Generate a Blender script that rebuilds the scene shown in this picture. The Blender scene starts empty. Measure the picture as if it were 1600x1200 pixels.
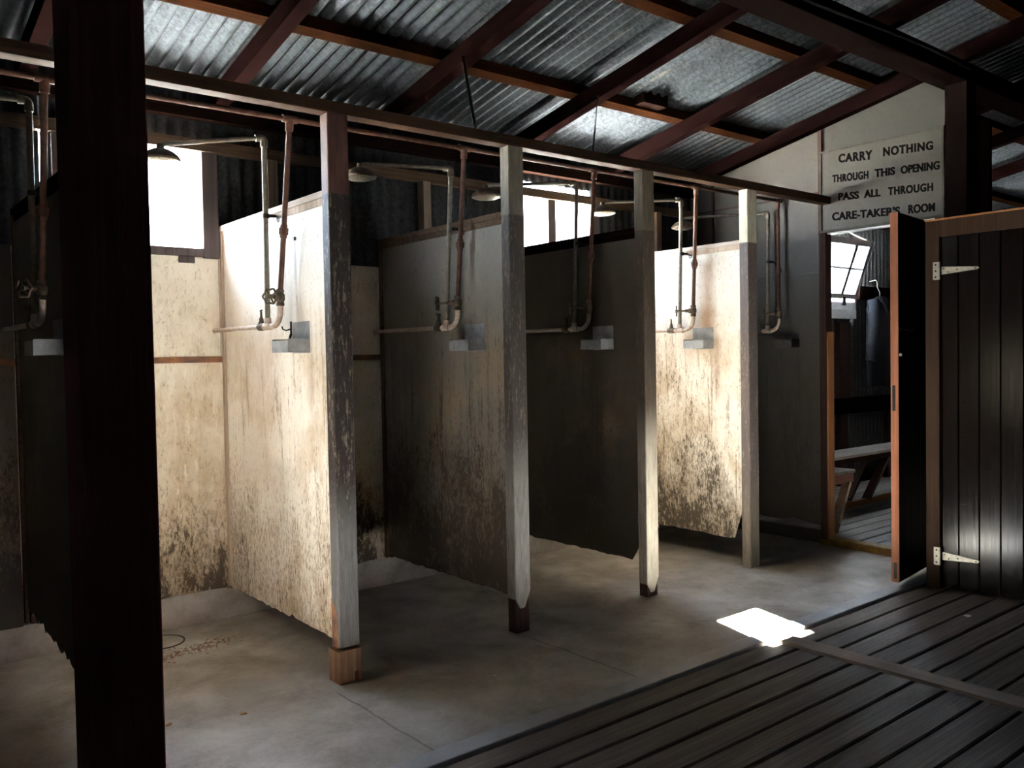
import bpy, bmesh, math, random
from mathutils import Vector, Matrix
random.seed(7)
scene = bpy.context.scene
COL = scene.collection
PI = math.pi

# ------------------------------------------------------------------ camera
cam_data = bpy.data.cameras.new('camera')
cam_data.sensor_width = 36.0
cam_data.lens = 36.0 * 1348.25 / 1600.0
cam_data.clip_start = 0.05
cam = bpy.data.objects.new('camera', cam_data)
COL.objects.link(cam)
right = Vector((0.77482571, -0.63192707, -0.01770045))
down = Vector((-0.03263526, -0.01202179, -0.99939503))
fwd = Vector((0.63133198, 0.77493461, -0.02993789))
mw = Matrix.Identity(4)
for i in range(3):
    mw[i][0] = right[i]; mw[i][1] = -down[i]; mw[i][2] = -fwd[i]
mw.translation = Vector((0, 0, 1.4))
cam.matrix_world = mw
scene.camera = cam

# ------------------------------------------------------------------ sky, sun, exposure
scene.view_settings.view_transform = 'Standard'
scene.view_settings.look = 'None'
scene.view_settings.gamma = 1.0
scene.view_settings.use_curve_mapping = False
scene.view_settings.exposure = 6.65
world = bpy.data.worlds.new('sky')
scene.world = world
world.use_nodes = True
wn = world.node_tree
bgn = wn.nodes['Background']
bgn.inputs['Color'].default_value = (0.68, 0.82, 1.0, 1)
bgn.inputs['Strength'].default_value = 0.62
sun_data = bpy.data.lights.new('sun', 'SUN')
sun_data.energy = 21.0
sun_data.angle = math.radians(0.53)
sun_data.color = (1.0, 0.96, 0.9)
sun = bpy.data.objects.new('sun', sun_data)
COL.objects.link(sun)
SUN_DIR = Vector((-0.30, -1.0, -1.11)).normalized()
sun.rotation_euler = SUN_DIR.to_track_quat('-Z', 'Y').to_euler()
sun.location = (4, 9, 9)


def portal(name, x0, x1, y, z0, z1, facing=-1):
    """Sky portal in a real window opening: it only guides the sampling of the sky light."""
    d = bpy.data.lights.new(name, 'AREA')
    d.shape = 'RECTANGLE'
    d.size = x1 - x0
    d.size_y = z1 - z0
    d.cycles.is_portal = True
    o = bpy.data.objects.new(name, d)
    COL.objects.link(o)
    o.location = ((x0 + x1) / 2, y, (z0 + z1) / 2)
    # area lights shine along -Z local: aim at facing * Y
    o.rotation_euler = (facing * -PI / 2, 0, 0)


cy = scene.cycles
cy.max_bounces = 10
cy.diffuse_bounces = 5
cy.glossy_bounces = 4
cy.transparent_max_bounces = 12
cy.caustics_reflective = False
cy.caustics_refractive = False
cy.sample_clamp_indirect = 6.0
cy.use_denoising = True

# ------------------------------------------------------------------ shape helpers


class MB:
    def __init__(self):
        self.v = []
        self.f = []

    def add(self, verts, faces):
        n = len(self.v)
        self.v += [tuple(p) for p in verts]
        self.f += [tuple(i + n for i in f) for f in faces]
        return self

    def box(self, x0, x1, y0, y1, z0, z1):
        vs = [(x, y, z) for z in (z0, z1) for y in (y0, y1) for x in (x0, x1)]
        return self.add(vs, [(0, 2, 3, 1), (4, 5, 7, 6), (0, 1, 5, 4), (2, 6, 7, 3), (0, 4, 6, 2), (1, 3, 7, 5)])

    def bar(self, a, b, w, h, up=(0, 0, 1)):
        """rectangular bar from a to b, w across, h along up"""
        a = Vector(a); b = Vector(b)
        d = (b - a).normalized()
        u = Vector(up)
        s = d.cross(u)
        if s.length < 1e-5:
            s = d.cross(Vector((1, 0, 0)))
        s.normalize()
        u = s.cross(d).normalized()
        vs = []
        for p in (a, b):
            for sx, sz in ((-1, -1), (1, -1), (1, 1), (-1, 1)):
                vs.append(p + s * sx * w / 2 + u * sz * h / 2)
        return self.add(vs, [(0, 1, 2, 3), (7, 6, 5, 4), (0, 4, 5, 1), (1, 5, 6, 2), (2, 6, 7, 3), (3, 7, 4, 0)])

    def tube(self, pts, r, n=12, closed=False):
        pts = [Vector(p) for p in pts]
        m = len(pts)
        rs = r if isinstance(r, (list, tuple)) else [r] * m
        base = len(self.v)
        prev = None
        for i, p in enumerate(pts):
            if closed:
                t = pts[(i + 1) % m] - pts[i - 1]
            else:
                t = pts[min(i + 1, m - 1)] - pts[max(i - 1, 0)]
            t.normalize()
            if prev is None:
                a = Vector((0, 0, 1)) if abs(t.z) < 0.9 else Vector((1, 0, 0))
                s = t.cross(a).normalized()
            else:
                s = (prev - t * prev.dot(t)).normalized()
            prev = s
            q = t.cross(s)
            for k in range(n):
                ang = 2 * PI * k / n
                self.v.append(tuple(p + (s * math.cos(ang) + q * math.sin(ang)) * rs[i]))
        for i in range(m if closed else m - 1):
            j = (i + 1) % m
            for k in range(n):
                k2 = (k + 1) % n
                self.f.append((base + i * n + k, base + i * n + k2, base + j * n + k2, base + j * n + k))
        if not closed:
            self.f.append(tuple(base + k for k in reversed(range(n))))
            self.f.append(tuple(base + (m - 1) * n + k for k in range(n)))
        return self

    def lathe(self, prof, mat=Matrix.Identity(4), n=24):
        base = len(self.v)
        for r, z in prof:
            for k in range(n):
                a = 2 * PI * k / n
                self.v.append(tuple(mat @ Vector((r * math.cos(a), r * math.sin(a), z))))
        for i in range(len(prof) - 1):
            for k in range(n):
                k2 = (k + 1) % n
                self.f.append((base + i * n + k, base + i * n + k2, base + (i + 1) * n + k2, base + (i + 1) * n + k))
        self.f.append(tuple(base + k for k in reversed(range(n))))
        self.f.append(tuple(base + (len(prof) - 1) * n + k for k in range(n)))
        return self

    def prism(self, poly, axis, a, b):
        """polygon in the two other axes, run from a to b along axis"""
        n = len(poly)

        def P(p, t):
            return {'X': (t, p[0], p[1]), 'Y': (p[0], t, p[1]), 'Z': (p[0], p[1], t)}[axis]
        vs = [P(p, a) for p in poly] + [P(p, b) for p in poly]
        fs = [tuple(range(n)), tuple(reversed(range(n, 2 * n)))]
        for i in range(n):
            j = (i + 1) % n
            fs.append((i, i + n, j + n, j))
        return self.add(vs, fs)

    def build(self, name, mat, parent=None, smooth=False, bevel=0.0, loc=None):
        me = bpy.data.meshes.new(name)
        org = Vector(loc) if loc is not None else Vector((0, 0, 0))
        me.from_pydata([tuple(Vector(p) - org) for p in self.v], [], self.f)
        bm = bmesh.new()
        bm.from_mesh(me)
        bmesh.ops.recalc_face_normals(bm, faces=bm.faces)
        bm.to_mesh(me)
        bm.free()
        if smooth:
            for p in me.polygons:
                p.use_smooth = True
        me.materials.append(mat)
        o = bpy.data.objects.new(name, me)
        COL.objects.link(o)
        if parent is not None:
            o.parent = parent
            w = Vector((0, 0, 0))
            p = parent
            while p is not None:
                w += Vector(p.location)
                p = p.parent
            o.location = org - w
        else:
            o.location = org
        if bevel:
            m = o.modifiers.new('edge', 'BEVEL')
            m.width = bevel
            m.segments = 2
            m.limit_method = 'ANGLE'
        if smooth:
            m = o.modifiers.new('split', 'EDGE_SPLIT')
            m.split_angle = math.radians(40)
        return o


def tag(o, label=None, cat=None, group=None, kind=None):
    if label: o['label'] = label
    if cat: o['category'] = cat
    if group: o['group'] = group
    if kind: o['kind'] = kind
    return o


def thing(name, loc, label, cat, group=None):
    o = bpy.data.objects.new(name, None)
    o.empty_display_size = 0.1
    COL.objects.link(o)
    o.location = loc
    return tag(o, label, cat, group)


def struct(o, label=None):
    o['kind'] = 'structure'
    if label: o['label'] = label
    return o


# ------------------------------------------------------------------ materials
class NT:
    def __init__(self, name):
        self.m = bpy.data.materials.new(name)
        self.m.use_nodes = True
        self.t = self.m.node_tree
        self.b = self.t.nodes['Principled BSDF']
        self.geo = self.t.nodes.new('ShaderNodeNewGeometry')
        self.pos = self.geo.outputs['Position']

    def n(self, kind, **kw):
        nd = self.t.nodes.new(kind)
        for k, v in kw.items():
            setattr(nd, k, v)
        return nd

    def link(self, a, b):
        self.t.links.new(a, b)

    def scale(self, sx, sy, sz, off=(0, 0, 0)):
        mp = self.n('ShaderNodeMapping')
        mp.inputs['Scale'].default_value = (sx, sy, sz)
        mp.inputs['Location'].default_value = off
        self.link(self.pos, mp.inputs['Vector'])
        return mp.outputs['Vector']

    def noise(self, vec, sc, detail=5, rough=0.6, dist=0.0):
        nd = self.n('ShaderNodeTexNoise')
        self.link(vec, nd.inputs['Vector'])
        nd.inputs['Scale'].default_value = sc
        nd.inputs['Detail'].default_value = detail
        nd.inputs['Roughness'].default_value = rough
        nd.inputs['Distortion'].default_value = dist
        return nd.outputs['Fac']

    def ramp(self, fac, stops):
        nd = self.n('ShaderNodeValToRGB')
        cr = nd.color_ramp
        while len(cr.elements) < len(stops):
            cr.elements.new(0.5)
        for e, (p, c) in zip(cr.elements, stops):
            e.position = p
            e.color = tuple(c) + (1,) if isinstance(c, tuple) else (c, c, c, 1)
        self.link(fac, nd.inputs['Fac'])
        return nd.outputs['Color']

    def mix(self, fac, a, b, blend='MIX'):
        nd = self.n('ShaderNodeMix', data_type='RGBA', blend_type=blend)
        for s, v in ((0, fac), (6, a), (7, b)):
            if isinstance(v, (int, float)):
                nd.inputs[s].default_value = v if s == 0 else (v, v, v, 1)
            elif isinstance(v, tuple):
                nd.inputs[s].default_value = v + (1,)
            else:
                self.link(v, nd.inputs[s])
        return nd.outputs[2]

    def math(self, op, a, b=0.0, clamp=False):
        nd = self.n('ShaderNodeMath', operation=op)
        nd.use_clamp = clamp
        for s, v in ((0, a), (1, b)):
            if isinstance(v, (int, float)):
                nd.inputs[s].default_value = v
            else:
                self.link(v, nd.inputs[s])
        return nd.outputs[0]

    def rng(self, v, a, b, c=0.0, d=1.0):
        nd = self.n('ShaderNodeMapRange')
        nd.clamp = True
        self.link(v, nd.inputs['Value'])
        for i, x in zip(range(1, 5), (a, b, c, d)):
            nd.inputs[i].default_value = x
        return nd.outputs[0]

    def xyz(self):
        s = self.n('ShaderNodeSeparateXYZ')
        self.link(self.pos, s.inputs[0])
        return s.outputs

    def bump(self, h, strength=0.3, dist=0.01):
        nd = self.n('ShaderNodeBump')
        nd.inputs['Strength'].default_value = strength
        nd.inputs['Distance'].default_value = dist
        self.link(h, nd.inputs['Height'])
        self.link(nd.outputs[0], self.b.inputs['Normal'])

    def set(self, color=None, rough=None, metal=None, spec=None):
        for key, v in (('Base Color', color), ('Roughness', rough), ('Metallic', metal), ('Specular IOR Level', spec)):
            if v is None: continue
            if isinstance(v, tuple):
                self.b.inputs[key].default_value = v + (1,)
            elif isinstance(v, (int, float)):
                self.b.inputs[key].default_value = v
            else:
                self.link(v, self.b.inputs[key])
        return self.m


def mat_painted(name, base=(0.72, 0.67, 0.58), tan=(0.50, 0.37, 0.22), dirt=(0.045, 0.034, 0.024),
                streak=1.0, low=1.0, seed=0.0, top=1.9, grime_shade=0.0, diag=None, rust=None, lowz=(1.1, 0.25)):
    """old cream paint on asbestos-cement sheet: tan blotches, vertical run marks, mould and peeling low down"""
    k = NT(name)
    x, y, z = k.xyz()
    o = (seed * 3.1, seed * 1.7, seed * 2.3)
    v1 = k.scale(1, 1, 1, o)
    big = k.noise(v1, 2.0, 4, 0.6, 0.4)
    med = k.noise(k.scale(1, 1, 0.55, o), 7.0, 6, 0.65, 0.5)
    grit = k.noise(k.scale(1, 1, 0.38, o), 80, 8, 0.8, 0.4)
    zm = k.rng(z, top, top - 0.6)                        # splash zone below the taps
    # tan wash
    tanf = k.math('MULTIPLY', k.rng(k.math('ADD', k.math('MULTIPLY', big, 0.6), k.math('MULTIPLY', med, 0.4)), 0.45, 0.60), k.rng(zm, 0, 1, 0.15, 0.8))
    c = k.mix(tanf, base, tan)
    rel = lambda r, g, b: (base[0] * r, base[1] * g, base[2] * b)
    c = k.mix(k.rng(grit, 0.52, 0.72, 0, 0.30), c, rel(0.42, 0.36, 0.29))
    # vertical runs
    st = k.noise(k.scale(13, 13, 0.9, o), 1.6, 6, 0.65, 0.4)
    stg = k.math('ADD', k.math('MULTIPLY', st, 0.62), k.math('MULTIPLY', grit, 0.38))
    stf = k.math('MULTIPLY', k.rng(stg, 0.515, 0.60), k.math('MULTIPLY', zm, 0.75 * streak), True)
    c = k.mix(stf, c, rel(0.26, 0.20, 0.14))
    # bright flakes where the paint survived
    fl = k.noise(k.scale(26, 26, 5, o), 1.3, 5, 0.7)
    c = k.mix(k.math('MULTIPLY', k.rng(fl, 0.60, 0.66, 0, 0.6), zm), c, tuple(min(1.0, q * 1.12) for q in base))
    # mould and peeling near the floor
    cov = k.rng(z, lowz[0], lowz[1])
    cov = k.math('ADD', k.math('MULTIPLY', cov, 0.85), k.math('MULTIPLY', k.math('SUBTRACT', med, 0.5), 1.3))
    if diag:
        y0, z0, sl = diag
        line = k.math('SUBTRACT', k.math('ADD', z, k.math('MULTIPLY', k.math('SUBTRACT', med, 0.5), 0.35)), z0)
        dv = k.math('SUBTRACT', line, k.math('MULTIPLY', k.math('SUBTRACT', y, y0), sl))
        cov = k.math('MULTIPLY', k.math('ADD', cov, 0.18), k.rng(dv, 0.08, -0.03, 0.25, 1.0))
    m1 = k.math('SUBTRACT', k.math('ADD', grit, k.math('MULTIPLY', cov, 0.20 * low)), 0.60)
    c = k.mix(k.math('MULTIPLY', k.rng(cov, 0.25, 0.95), 0.35 * min(1.0, low)), c, rel(0.52, 0.42, 0.32))
    c = k.mix(k.rng(m1, -0.03, 0.06, 0, 0.70), c, rel(0.32, 0.26, 0.20))
    m2 = k.math('SUBTRACT', k.math('ADD', k.math('MULTIPLY', grit, 0.7), k.math('ADD', k.math('MULTIPLY', med, 0.3), k.math('MULTIPLY', cov, 0.20 * low))), 0.665)
    c = k.mix(k.rng(m2, 0.0, 0.05, 0, 0.85), c, dirt)
    spots = k.noise(v1, 55, 3, 0.5)
    c = k.mix(k.rng(spots, 0.69, 0.75, 0, 0.7), c, dirt)
    if rust:
        for (yy, z1, z2, wd, am, *cc) in rust:
            dy = k.math('ABSOLUTE', k.math('ADD', k.math('SUBTRACT', y, yy), k.math('MULTIPLY', k.math('SUBTRACT', med, 0.5), min(0.12, wd * 1.2))))
            f = k.math('MULTIPLY', k.rng(dy, wd, 0.0), k.math('MULTIPLY', k.rng(z, z1, z1 + 0.15), k.rng(z, z2, z2 - 0.06)))
            c = k.mix(k.math('MULTIPLY', f, am), c, cc[0] if cc else (0.30, 0.13, 0.035))
    if grime_shade:  # dark wash for grime, and for shade on the unlit sheets
        g = k.noise(v1, 1.3, 4, 0.6)
        c = k.mix(k.rng(g, 0.25, 0.6, grime_shade * 0.5, grime_shade), c, (0.06, 0.05, 0.036))
    k.bump(k.math('ADD', grit, k.math('MULTIPLY', k.rng(m1, -0.02, 0.04), -0.8)), 0.22, 0.004)
    return k.set(c, 0.55, spec=0.3)


def mat_wood(name, a, b, axis='X', rough=0.75, grain=1.0, seed=0.0, spec=0.12, bumps=0.3):
    k = NT(name)
    s = {'X': (0.6, 22, 22), 'Y': (22, 0.6, 22), 'Z': (22, 22, 0.6)}[axis]
    v = k.scale(*s, off=(seed, seed * 2, seed * 3))
    g = k.noise(v, 2.0, 7, 0.7, 0.6)
    lf = k.noise(k.scale(1, 1, 1, (seed, 0, 0)), 1.6, 3)
    c = k.ramp(k.math('ADD', k.math('MULTIPLY', g, 0.75), k.math('MULTIPLY', lf, 0.25)),
               [(0.33, a), (0.66, b)])
    k.bump(g, bumps * grain, 0.004)
    return k.set(c, rough, spec=spec)


def mat_post(name, upper, mid, low, chips, split=2.12, lowz=0.75, seed=0.0):
    """painted post: upper colour above the tide line, dark peeling paint, bare grey weathered wood at the foot"""
    k = NT(name)
    x, y, z = k.xyz()
    v = k.scale(40, 40, 5, (seed, seed, seed))
    g = k.noise(v, 1.6, 7, 0.72, 0.3)
    f = k.noise(k.scale(1, 1, 0.5, (seed, 0, 0)), 70, 5, 0.7)
    peel = k.math('MULTIPLY', k.rng(k.math('ADD', k.math('MULTIPLY', g, 0.6), k.math('MULTIPLY', f, 0.4)), 0.52, 0.60), 0.55)
    c = k.mix(peel, mid, chips)
    zz = k.math('ADD', z, k.math('MULTIPLY', k.math('SUBTRACT', g, 0.5), 0.5))
    c = k.mix(k.rng(zz, lowz + 0.12, lowz - 0.12), c, k.mix(k.rng(g, 0.35, 0.65), tuple(q * 0.55 for q in low), low))
    c = k.mix(k.rng(z, split - 0.004, split + 0.004), c, k.mix(k.rng(g, 0.4, 0.62), upper, tuple(q * 0.6 for q in upper)))
    k.bump(g, 0.4, 0.004)
    return k.set(c, 0.6, spec=0.35)


def mat_plain(name, col, rough=0.6, metal=0.0, var=0.35, sc=18, spec=0.5, bump=0.15, col2=None):
    k = NT(name)
    g = k.noise(k.scale(1, 1, 1), sc, 5, 0.65)
    c2 = col2 if col2 else tuple(q * (1 - var) for q in col)
    c = k.ramp(g, [(0.35, col), (0.68, c2)])
    if bump: k.bump(g, bump, 0.003)
    return k.set(c, rough, metal, spec)


def mat_concrete():
    k = NT('worn_concrete')
    v = k.scale(1, 1, 1)
    x, y, z = k.xyz()
    big = k.noise(v, 0.9, 5, 0.6, 0.5)
    mid = k.noise(v, 3.4, 8, 0.62, 0.35)
    fine = k.noise(v, 42, 6, 0.75)
    mix = k.math('ADD', k.math('MULTIPLY', mid, 0.7), k.math('MULTIPLY', fine, 0.3))
    c = k.ramp(mix, [(0.34, (0.23, 0.21, 0.182)), (0.5, (0.42, 0.408, 0.388)), (0.66, (0.58, 0.577, 0.572))])
    c = k.mix(k.rng(big, 0.50, 0.66, 0, 0.6), c, (0.19, 0.155, 0.112))
    rust = k.noise(v, 1.7, 6, 0.7, 0.3)
    c = k.mix(k.rng(rust, 0.63, 0.70, 0, 0.5), c, (0.24, 0.15, 0.085))
    c = k.mix(k.rng(fine, 0.60, 0.74, 0, 0.45), c, (0.09, 0.078, 0.062))
    # saw joints running out from the post line to the kerb
    wob = k.math('MULTIPLY', k.math('SUBTRACT', mid, 0.5), 0.05)
    for xj in (1.69, 2.76):
        d = k.math('ABSOLUTE', k.math('SUBTRACT', k.math('ADD', x, wob), xj))
        j = k.math('MULTIPLY', k.rng(d, 0.007, 0.002), k.rng(y, 3.32, 3.24))
        c = k.mix(k.math('MULTIPLY', j, 0.75), c, (0.10, 0.085, 0.07))
    k.bump(k.math('ADD', k.math('MULTIPLY', mid, 0.5), k.math('MULTIPLY', fine, 0.4)), 0.16, 0.004)
    return k.set(c, k.rng(mid, 0.3, 0.7, 0.60, 0.46), spec=0.65)


def mat_boards(name, seed, cols, rough=(0.48, 0.66)):
    k = NT(name)
    att = k.n('ShaderNodeAttribute', attribute_name='tone')
    x, y, z = k.xyz()
    comb = k.n('ShaderNodeCombineXYZ')
    k.link(k.math('ADD', k.math('MULTIPLY', x, 0.7), k.math('MULTIPLY', att.outputs['Fac'], 37.0)), comb.inputs[0])
    k.link(k.math('MULTIPLY', y, 34.0), comb.inputs[1])
    k.link(att.outputs['Fac'], comb.inputs[2])
    g = k.noise(comb.outputs[0], 2.0, 8, 0.72, 0.8)
    c = k.ramp(g, [(0.32, cols[0]), (0.52, cols[1]), (0.70, cols[2])])
    c = k.mix(k.math('MULTIPLY', att.outputs['Fac'], 0.55), c, cols[3])
    k.bump(g, 0.55, 0.006)
    return k.set(c, k.rng(g, 0.35, 0.65, rough[1], rough[0]), spec=0.5)


def mat_iron(name, dark=(0.006, 0.0075, 0.009), light=(0.070, 0.080, 0.089), rough=0.7, metal=0.0):
    k = NT(name)
    g = k.noise(k.scale(1, 1, 1), 45, 5, 0.75)
    b = k.noise(k.scale(1.4, 0.5, 1), 1.5, 4, 0.6)
    c = k.ramp(k.math('ADD', k.math('MULTIPLY', g, 0.6), k.math('MULTIPLY', b, 0.4)), [(0.36, dark), (0.64, light)])
    rust = k.noise(k.scale(9, 0.8, 1), 1.0, 4, 0.6)
    c = k.mix(k.rng(rust, 0.64, 0.76, 0, 0.5), c, (0.22, 0.17, 0.10))
    return k.set(c, k.rng(g, 0.3, 0.7, rough - 0.08, rough + 0.15), metal, 0.02)


M = {}
M['concrete'] = mat_concrete()
M['kerb'] = mat_plain('smooth_kerb_concrete', (0.42, 0.44, 0.47), 0.45, var=0.25, sc=6, spec=0.5)
M['boards'] = mat_boards('old_floor_boards', 0, ((0.026, 0.018, 0.014), (0.078, 0.060, 0.048), (0.16, 0.13, 0.11), (0.048, 0.036, 0.029)))
M['boards2'] = mat_boards('caretaker_floor_boards', 3, ((0.10, 0.09, 0.08), (0.28, 0.255, 0.23), (0.40, 0.37, 0.34), (0.20, 0.18, 0.16)))
M['batten'] = mat_wood('grey_batten', (0.16, 0.125, 0.10), (0.30, 0.25, 0.21), 'Y')
M['timber_x'] = mat_wood('dark_timber_x', (0.005, 0.003, 0.0025), (0.016, 0.008, 0.006), 'X', spec=0.0)
M['timber_y'] = mat_wood('dark_timber_y', (0.0020, 0.0011, 0.0010), (0.0085, 0.0032, 0.0029), 'Y', spec=0.0)
M['timber_z'] = mat_wood('dark_timber_z', (0.020, 0.011, 0.009), (0.055, 0.028, 0.022), 'Z')
M['black_post'] = mat_wood('tarred_post', (0.060, 0.021, 0.020), (0.19, 0.062, 0.056), 'Z', rough=0.75, bumps=0.6)
M['tar'] = mat_wood('tarred_timber', (0.0022, 0.0015, 0.0013), (0.007, 0.004, 0.0035), 'X', spec=0.0)
M['purlin'] = mat_wood('brown_purlin', (0.003, 0.0015, 0.001), (0.030, 0.011, 0.0045), 'X', spec=0.0)
M['beam'] = mat_wood('brown_beam', (0.008, 0.0045, 0.0035), (0.060, 0.032, 0.020), 'X', seed=2, spec=0.05)
M['iron'] = mat_iron('galvanised_roof_iron')
M['iron_wall'] = mat_iron('dull_wall_iron', (0.02, 0.021, 0.022), (0.085, 0.09, 0.095), 0.6, 0.3)
M['iron_room'] = mat_iron('room_wall_iron', (0.10, 0.10, 0.10), (0.25, 0.25, 0.25), 0.6, 0.3)
M['sheet_back'] = mat_painted('back_wall_paint', seed=1.0, streak=0.2, low=1.15, top=2.0, lowz=(0.95, 0.2), base=(0.80, 0.74, 0.63))
M['sheet_end'] = mat_painted('end_wall_paint', base=(0.062, 0.062, 0.059), tan=(0.040, 0.034, 0.025), seed=5.0, streak=1.0, low=1.1, top=1.7, grime_shade=0.55)
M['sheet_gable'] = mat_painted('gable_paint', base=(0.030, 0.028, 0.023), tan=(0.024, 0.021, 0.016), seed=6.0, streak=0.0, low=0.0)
M['cap'] = mat_wood('painted_rail', (0.30, 0.20, 0.14), (0.66, 0.60, 0.54), 'Y', seed=4)
M['stile'] = mat_wood('worn_stile', (0.30, 0.21, 0.14), (0.60, 0.50, 0.40), 'Z', seed=4)
M['stud'] = mat_wood('stud_wood', (0.12, 0.09, 0.07), (0.34, 0.28, 0.23), 'Z', seed=8)
M['girt'] = mat_wood('girt_wood', (0.045, 0.028, 0.018), (0.15, 0.10, 0.066), 'X', seed=9)
M['rustbatten'] = mat_plain('rusty_batten', (0.09, 0.06, 0.05), 0.8, sc=9, col2=(0.36, 0.15, 0.06))
M['rustpipe'] = mat_plain('rust_red_pipe', (0.12, 0.055, 0.036), 0.65, 0.0, 0.5, 30, spec=0.25)
M['greypipe'] = mat_plain('worn_grey_pipe', (0.21, 0.185, 0.145), 0.55, 0.2, 0.45, 40, spec=0.3)
M['whitepipe'] = mat_plain('scaled_pipe', (0.50, 0.45, 0.40), 0.6, 0.1, 0.4, 40, col2=(0.36, 0.22, 0.13))
M['brass'] = mat_plain('tarnished_brass', (0.13, 0.095, 0.065), 0.55, 0.3, 0.6, 40, spec=0.3)
M['galv'] = mat_plain('galvanised_dish', (0.36, 0.38, 0.40), 0.5, 0.3, 0.35, 25, spec=0.3)
M['rustydish'] = mat_plain('dark_rusty_dish', (0.085, 0.075, 0.065), 0.7, 0.2, 0.5, 25)
M['hinge'] = mat_plain('galvanised_hinge', (0.62, 0.60, 0.52), 0.45, 0.5, 0.3, 50)
M['blackiron'] = mat_plain('black_iron', (0.025, 0.022, 0.02), 0.5, 0.6)
M['frame'] = mat_wood('brown_window_frame', (0.055, 0.041, 0.040), (0.12, 0.095, 0.092), 'Z', seed=3)
M['whiteframe'] = mat_plain('white_window_paint', (0.62, 0.64, 0.66), 0.5, var=0.2)
M['door'] = mat_wood('black_door', (0.004, 0.003, 0.003), (0.010, 0.007, 0.0065), 'Z', rough=0.6, spec=0.02)
M['dooredge'] = mat_wood('red_brown_door_edge', (0.20, 0.075, 0.04), (0.34, 0.145, 0.08), 'Z', bumps=0.1)
M['jamb'] = mat_wood('brown_jamb', (0.03, 0.017, 0.011), (0.065, 0.036, 0.022), 'Z')
M['orangejamb'] = mat_wood('orange_jamb', (0.25, 0.10, 0.04), (0.42, 0.19, 0.08), 'Z', bumps=0.1)
M['yellow'] = mat_plain('yellow_threshold_paint', (0.42, 0.24, 0.03), 0.5, sc=14, col2=(0.16, 0.09, 0.03))
M['bench'] = mat_wood('bench_wood', (0.20, 0.12, 0.075), (0.42, 0.30, 0.21), 'X')
M['benchtop'] = mat_wood('bench_top', (0.10, 0.09, 0.08), (0.23, 0.21, 0.195), 'X')
M['bencred'] = mat_wood('red_apron', (0.12, 0.05, 0.035), (0.20, 0.09, 0.06), 'X')
M['coat'] = mat_plain('navy_cloth', (0.009, 0.012, 0.021), 0.9, var=0.5, sc=30)
M['ink'] = mat_plain('black_sign_paint', (0.003, 0.003, 0.0028), 0.9, bump=0, spec=0.05)
M['signframe'] = mat_plain('sign_edge_paint', (0.045, 0.040, 0.032), 0.7, spec=0.2)
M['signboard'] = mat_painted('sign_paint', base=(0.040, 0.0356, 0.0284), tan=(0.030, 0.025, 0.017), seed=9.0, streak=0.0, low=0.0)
M['outside'] = mat_plain('sunlit_ground', (0.88, 0.86, 0.82), 0.9, sc=3)
M['paper'] = mat_plain('paper', (0.8, 0.8, 0.78), 0.8, var=0.1)
M['leaf'] = mat_plain('dry_leaf', (0.42, 0.24, 0.10), 0.8)
M['dirt'] = mat_plain('rusty_grit', (0.30, 0.17, 0.105), 0.95, sc=90)


def mat_glass(name='window_glass', tint=(0.94, 0.96, 0.96)):
    k = NT(name)
    t = k.t
    out = t.nodes['Material Output']
    tr = k.n('ShaderNodeBsdfTransparent')
    tr.inputs[0].default_value = tint + (1,)
    gl = k.n('ShaderNodeBsdfGlossy')
    gl.inputs['Roughness'].default_value = 0.05
    mx = k.n('ShaderNodeMixShader')
    mx.inputs[0].default_value = 0.06
    k.link(tr.outputs[0], mx.inputs[1])
    k.link(gl.outputs[0], mx.inputs[2])
    k.link(mx.outputs[0], out.inputs['Surface'])
    return k.m


M['glass'] = mat_glass()


def mat_obscure():
    """grimy obscure glass: scatters the daylight that falls on it"""
    k = NT('obscure_glass')
    out = k.t.nodes['Material Output']
    g = k.noise(k.scale(1, 1, 1), 9, 4, 0.6)
    tl = k.n('ShaderNodeBsdfTranslucent')
    k.link(k.ramp(g, [(0.3, (0.26, 0.275, 0.29)), (0.7, (0.19, 0.21, 0.235))]), tl.inputs[0])
    gl = k.n('ShaderNodeBsdfGlossy')
    gl.inputs['Roughness'].default_value = 0.2
    mx = k.n('ShaderNodeMixShader')
    mx.inputs[0].default_value = 0.03
    k.link(tl.outputs[0], mx.inputs[1])
    k.link(gl.outputs[0], mx.inputs[2])
    k.link(mx.outputs[0], out.inputs['Surface'])
    return k.m

M['dusty_glass'] = mat_obscure()


def mat_varnish():
    """dark varnished boards, scratched and scuffed"""
    k = NT('dark_varnished_boards')
    g = k.noise(k.scale(40, 40, 0.7), 2.0, 6, 0.65)
    sc = k.noise(k.scale(1, 7, 60), 1.4, 5, 0.7, 1.6)
    area = k.noise(k.scale(1, 1, 1), 2.3, 3)
    scr = k.math('MULTIPLY', k.rng(sc, 0.69, 0.74), k.rng(area, 0.5, 0.62))
    c = k.ramp(g, [(0.3, (0.0030, 0.0019, 0.0016)), (0.7, (0.0075, 0.0042, 0.0034))])
    c = k.mix(k.math('MULTIPLY', scr, 0.35), c, (0.10, 0.07, 0.055))
    k.bump(k.math('ADD', k.math('MULTIPLY', g, 0.5), k.math('MULTIPLY', scr, -0.7)), 0.10, 0.003)
    return k.set(c, k.rng(g, 0.35, 0.65, 0.15, 0.22), spec=0.18)


M['varnish'] = mat_varnish()


def mat_rose():
    k = NT('perforated_rose')
    vo = k.n('ShaderNodeTexVoronoi')
    k.link(k.scale(1, 1, 1), vo.inputs['Vector'])
    vo.inputs['Scale'].default_value = 130
    c = k.ramp(vo.outputs['Distance'], [(0.25, (0.03, 0.024, 0.018)), (0.45, (0.30, 0.25, 0.19))])
    return k.set(c, 0.5, 0.3)


M['rose'] = mat_rose()

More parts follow.
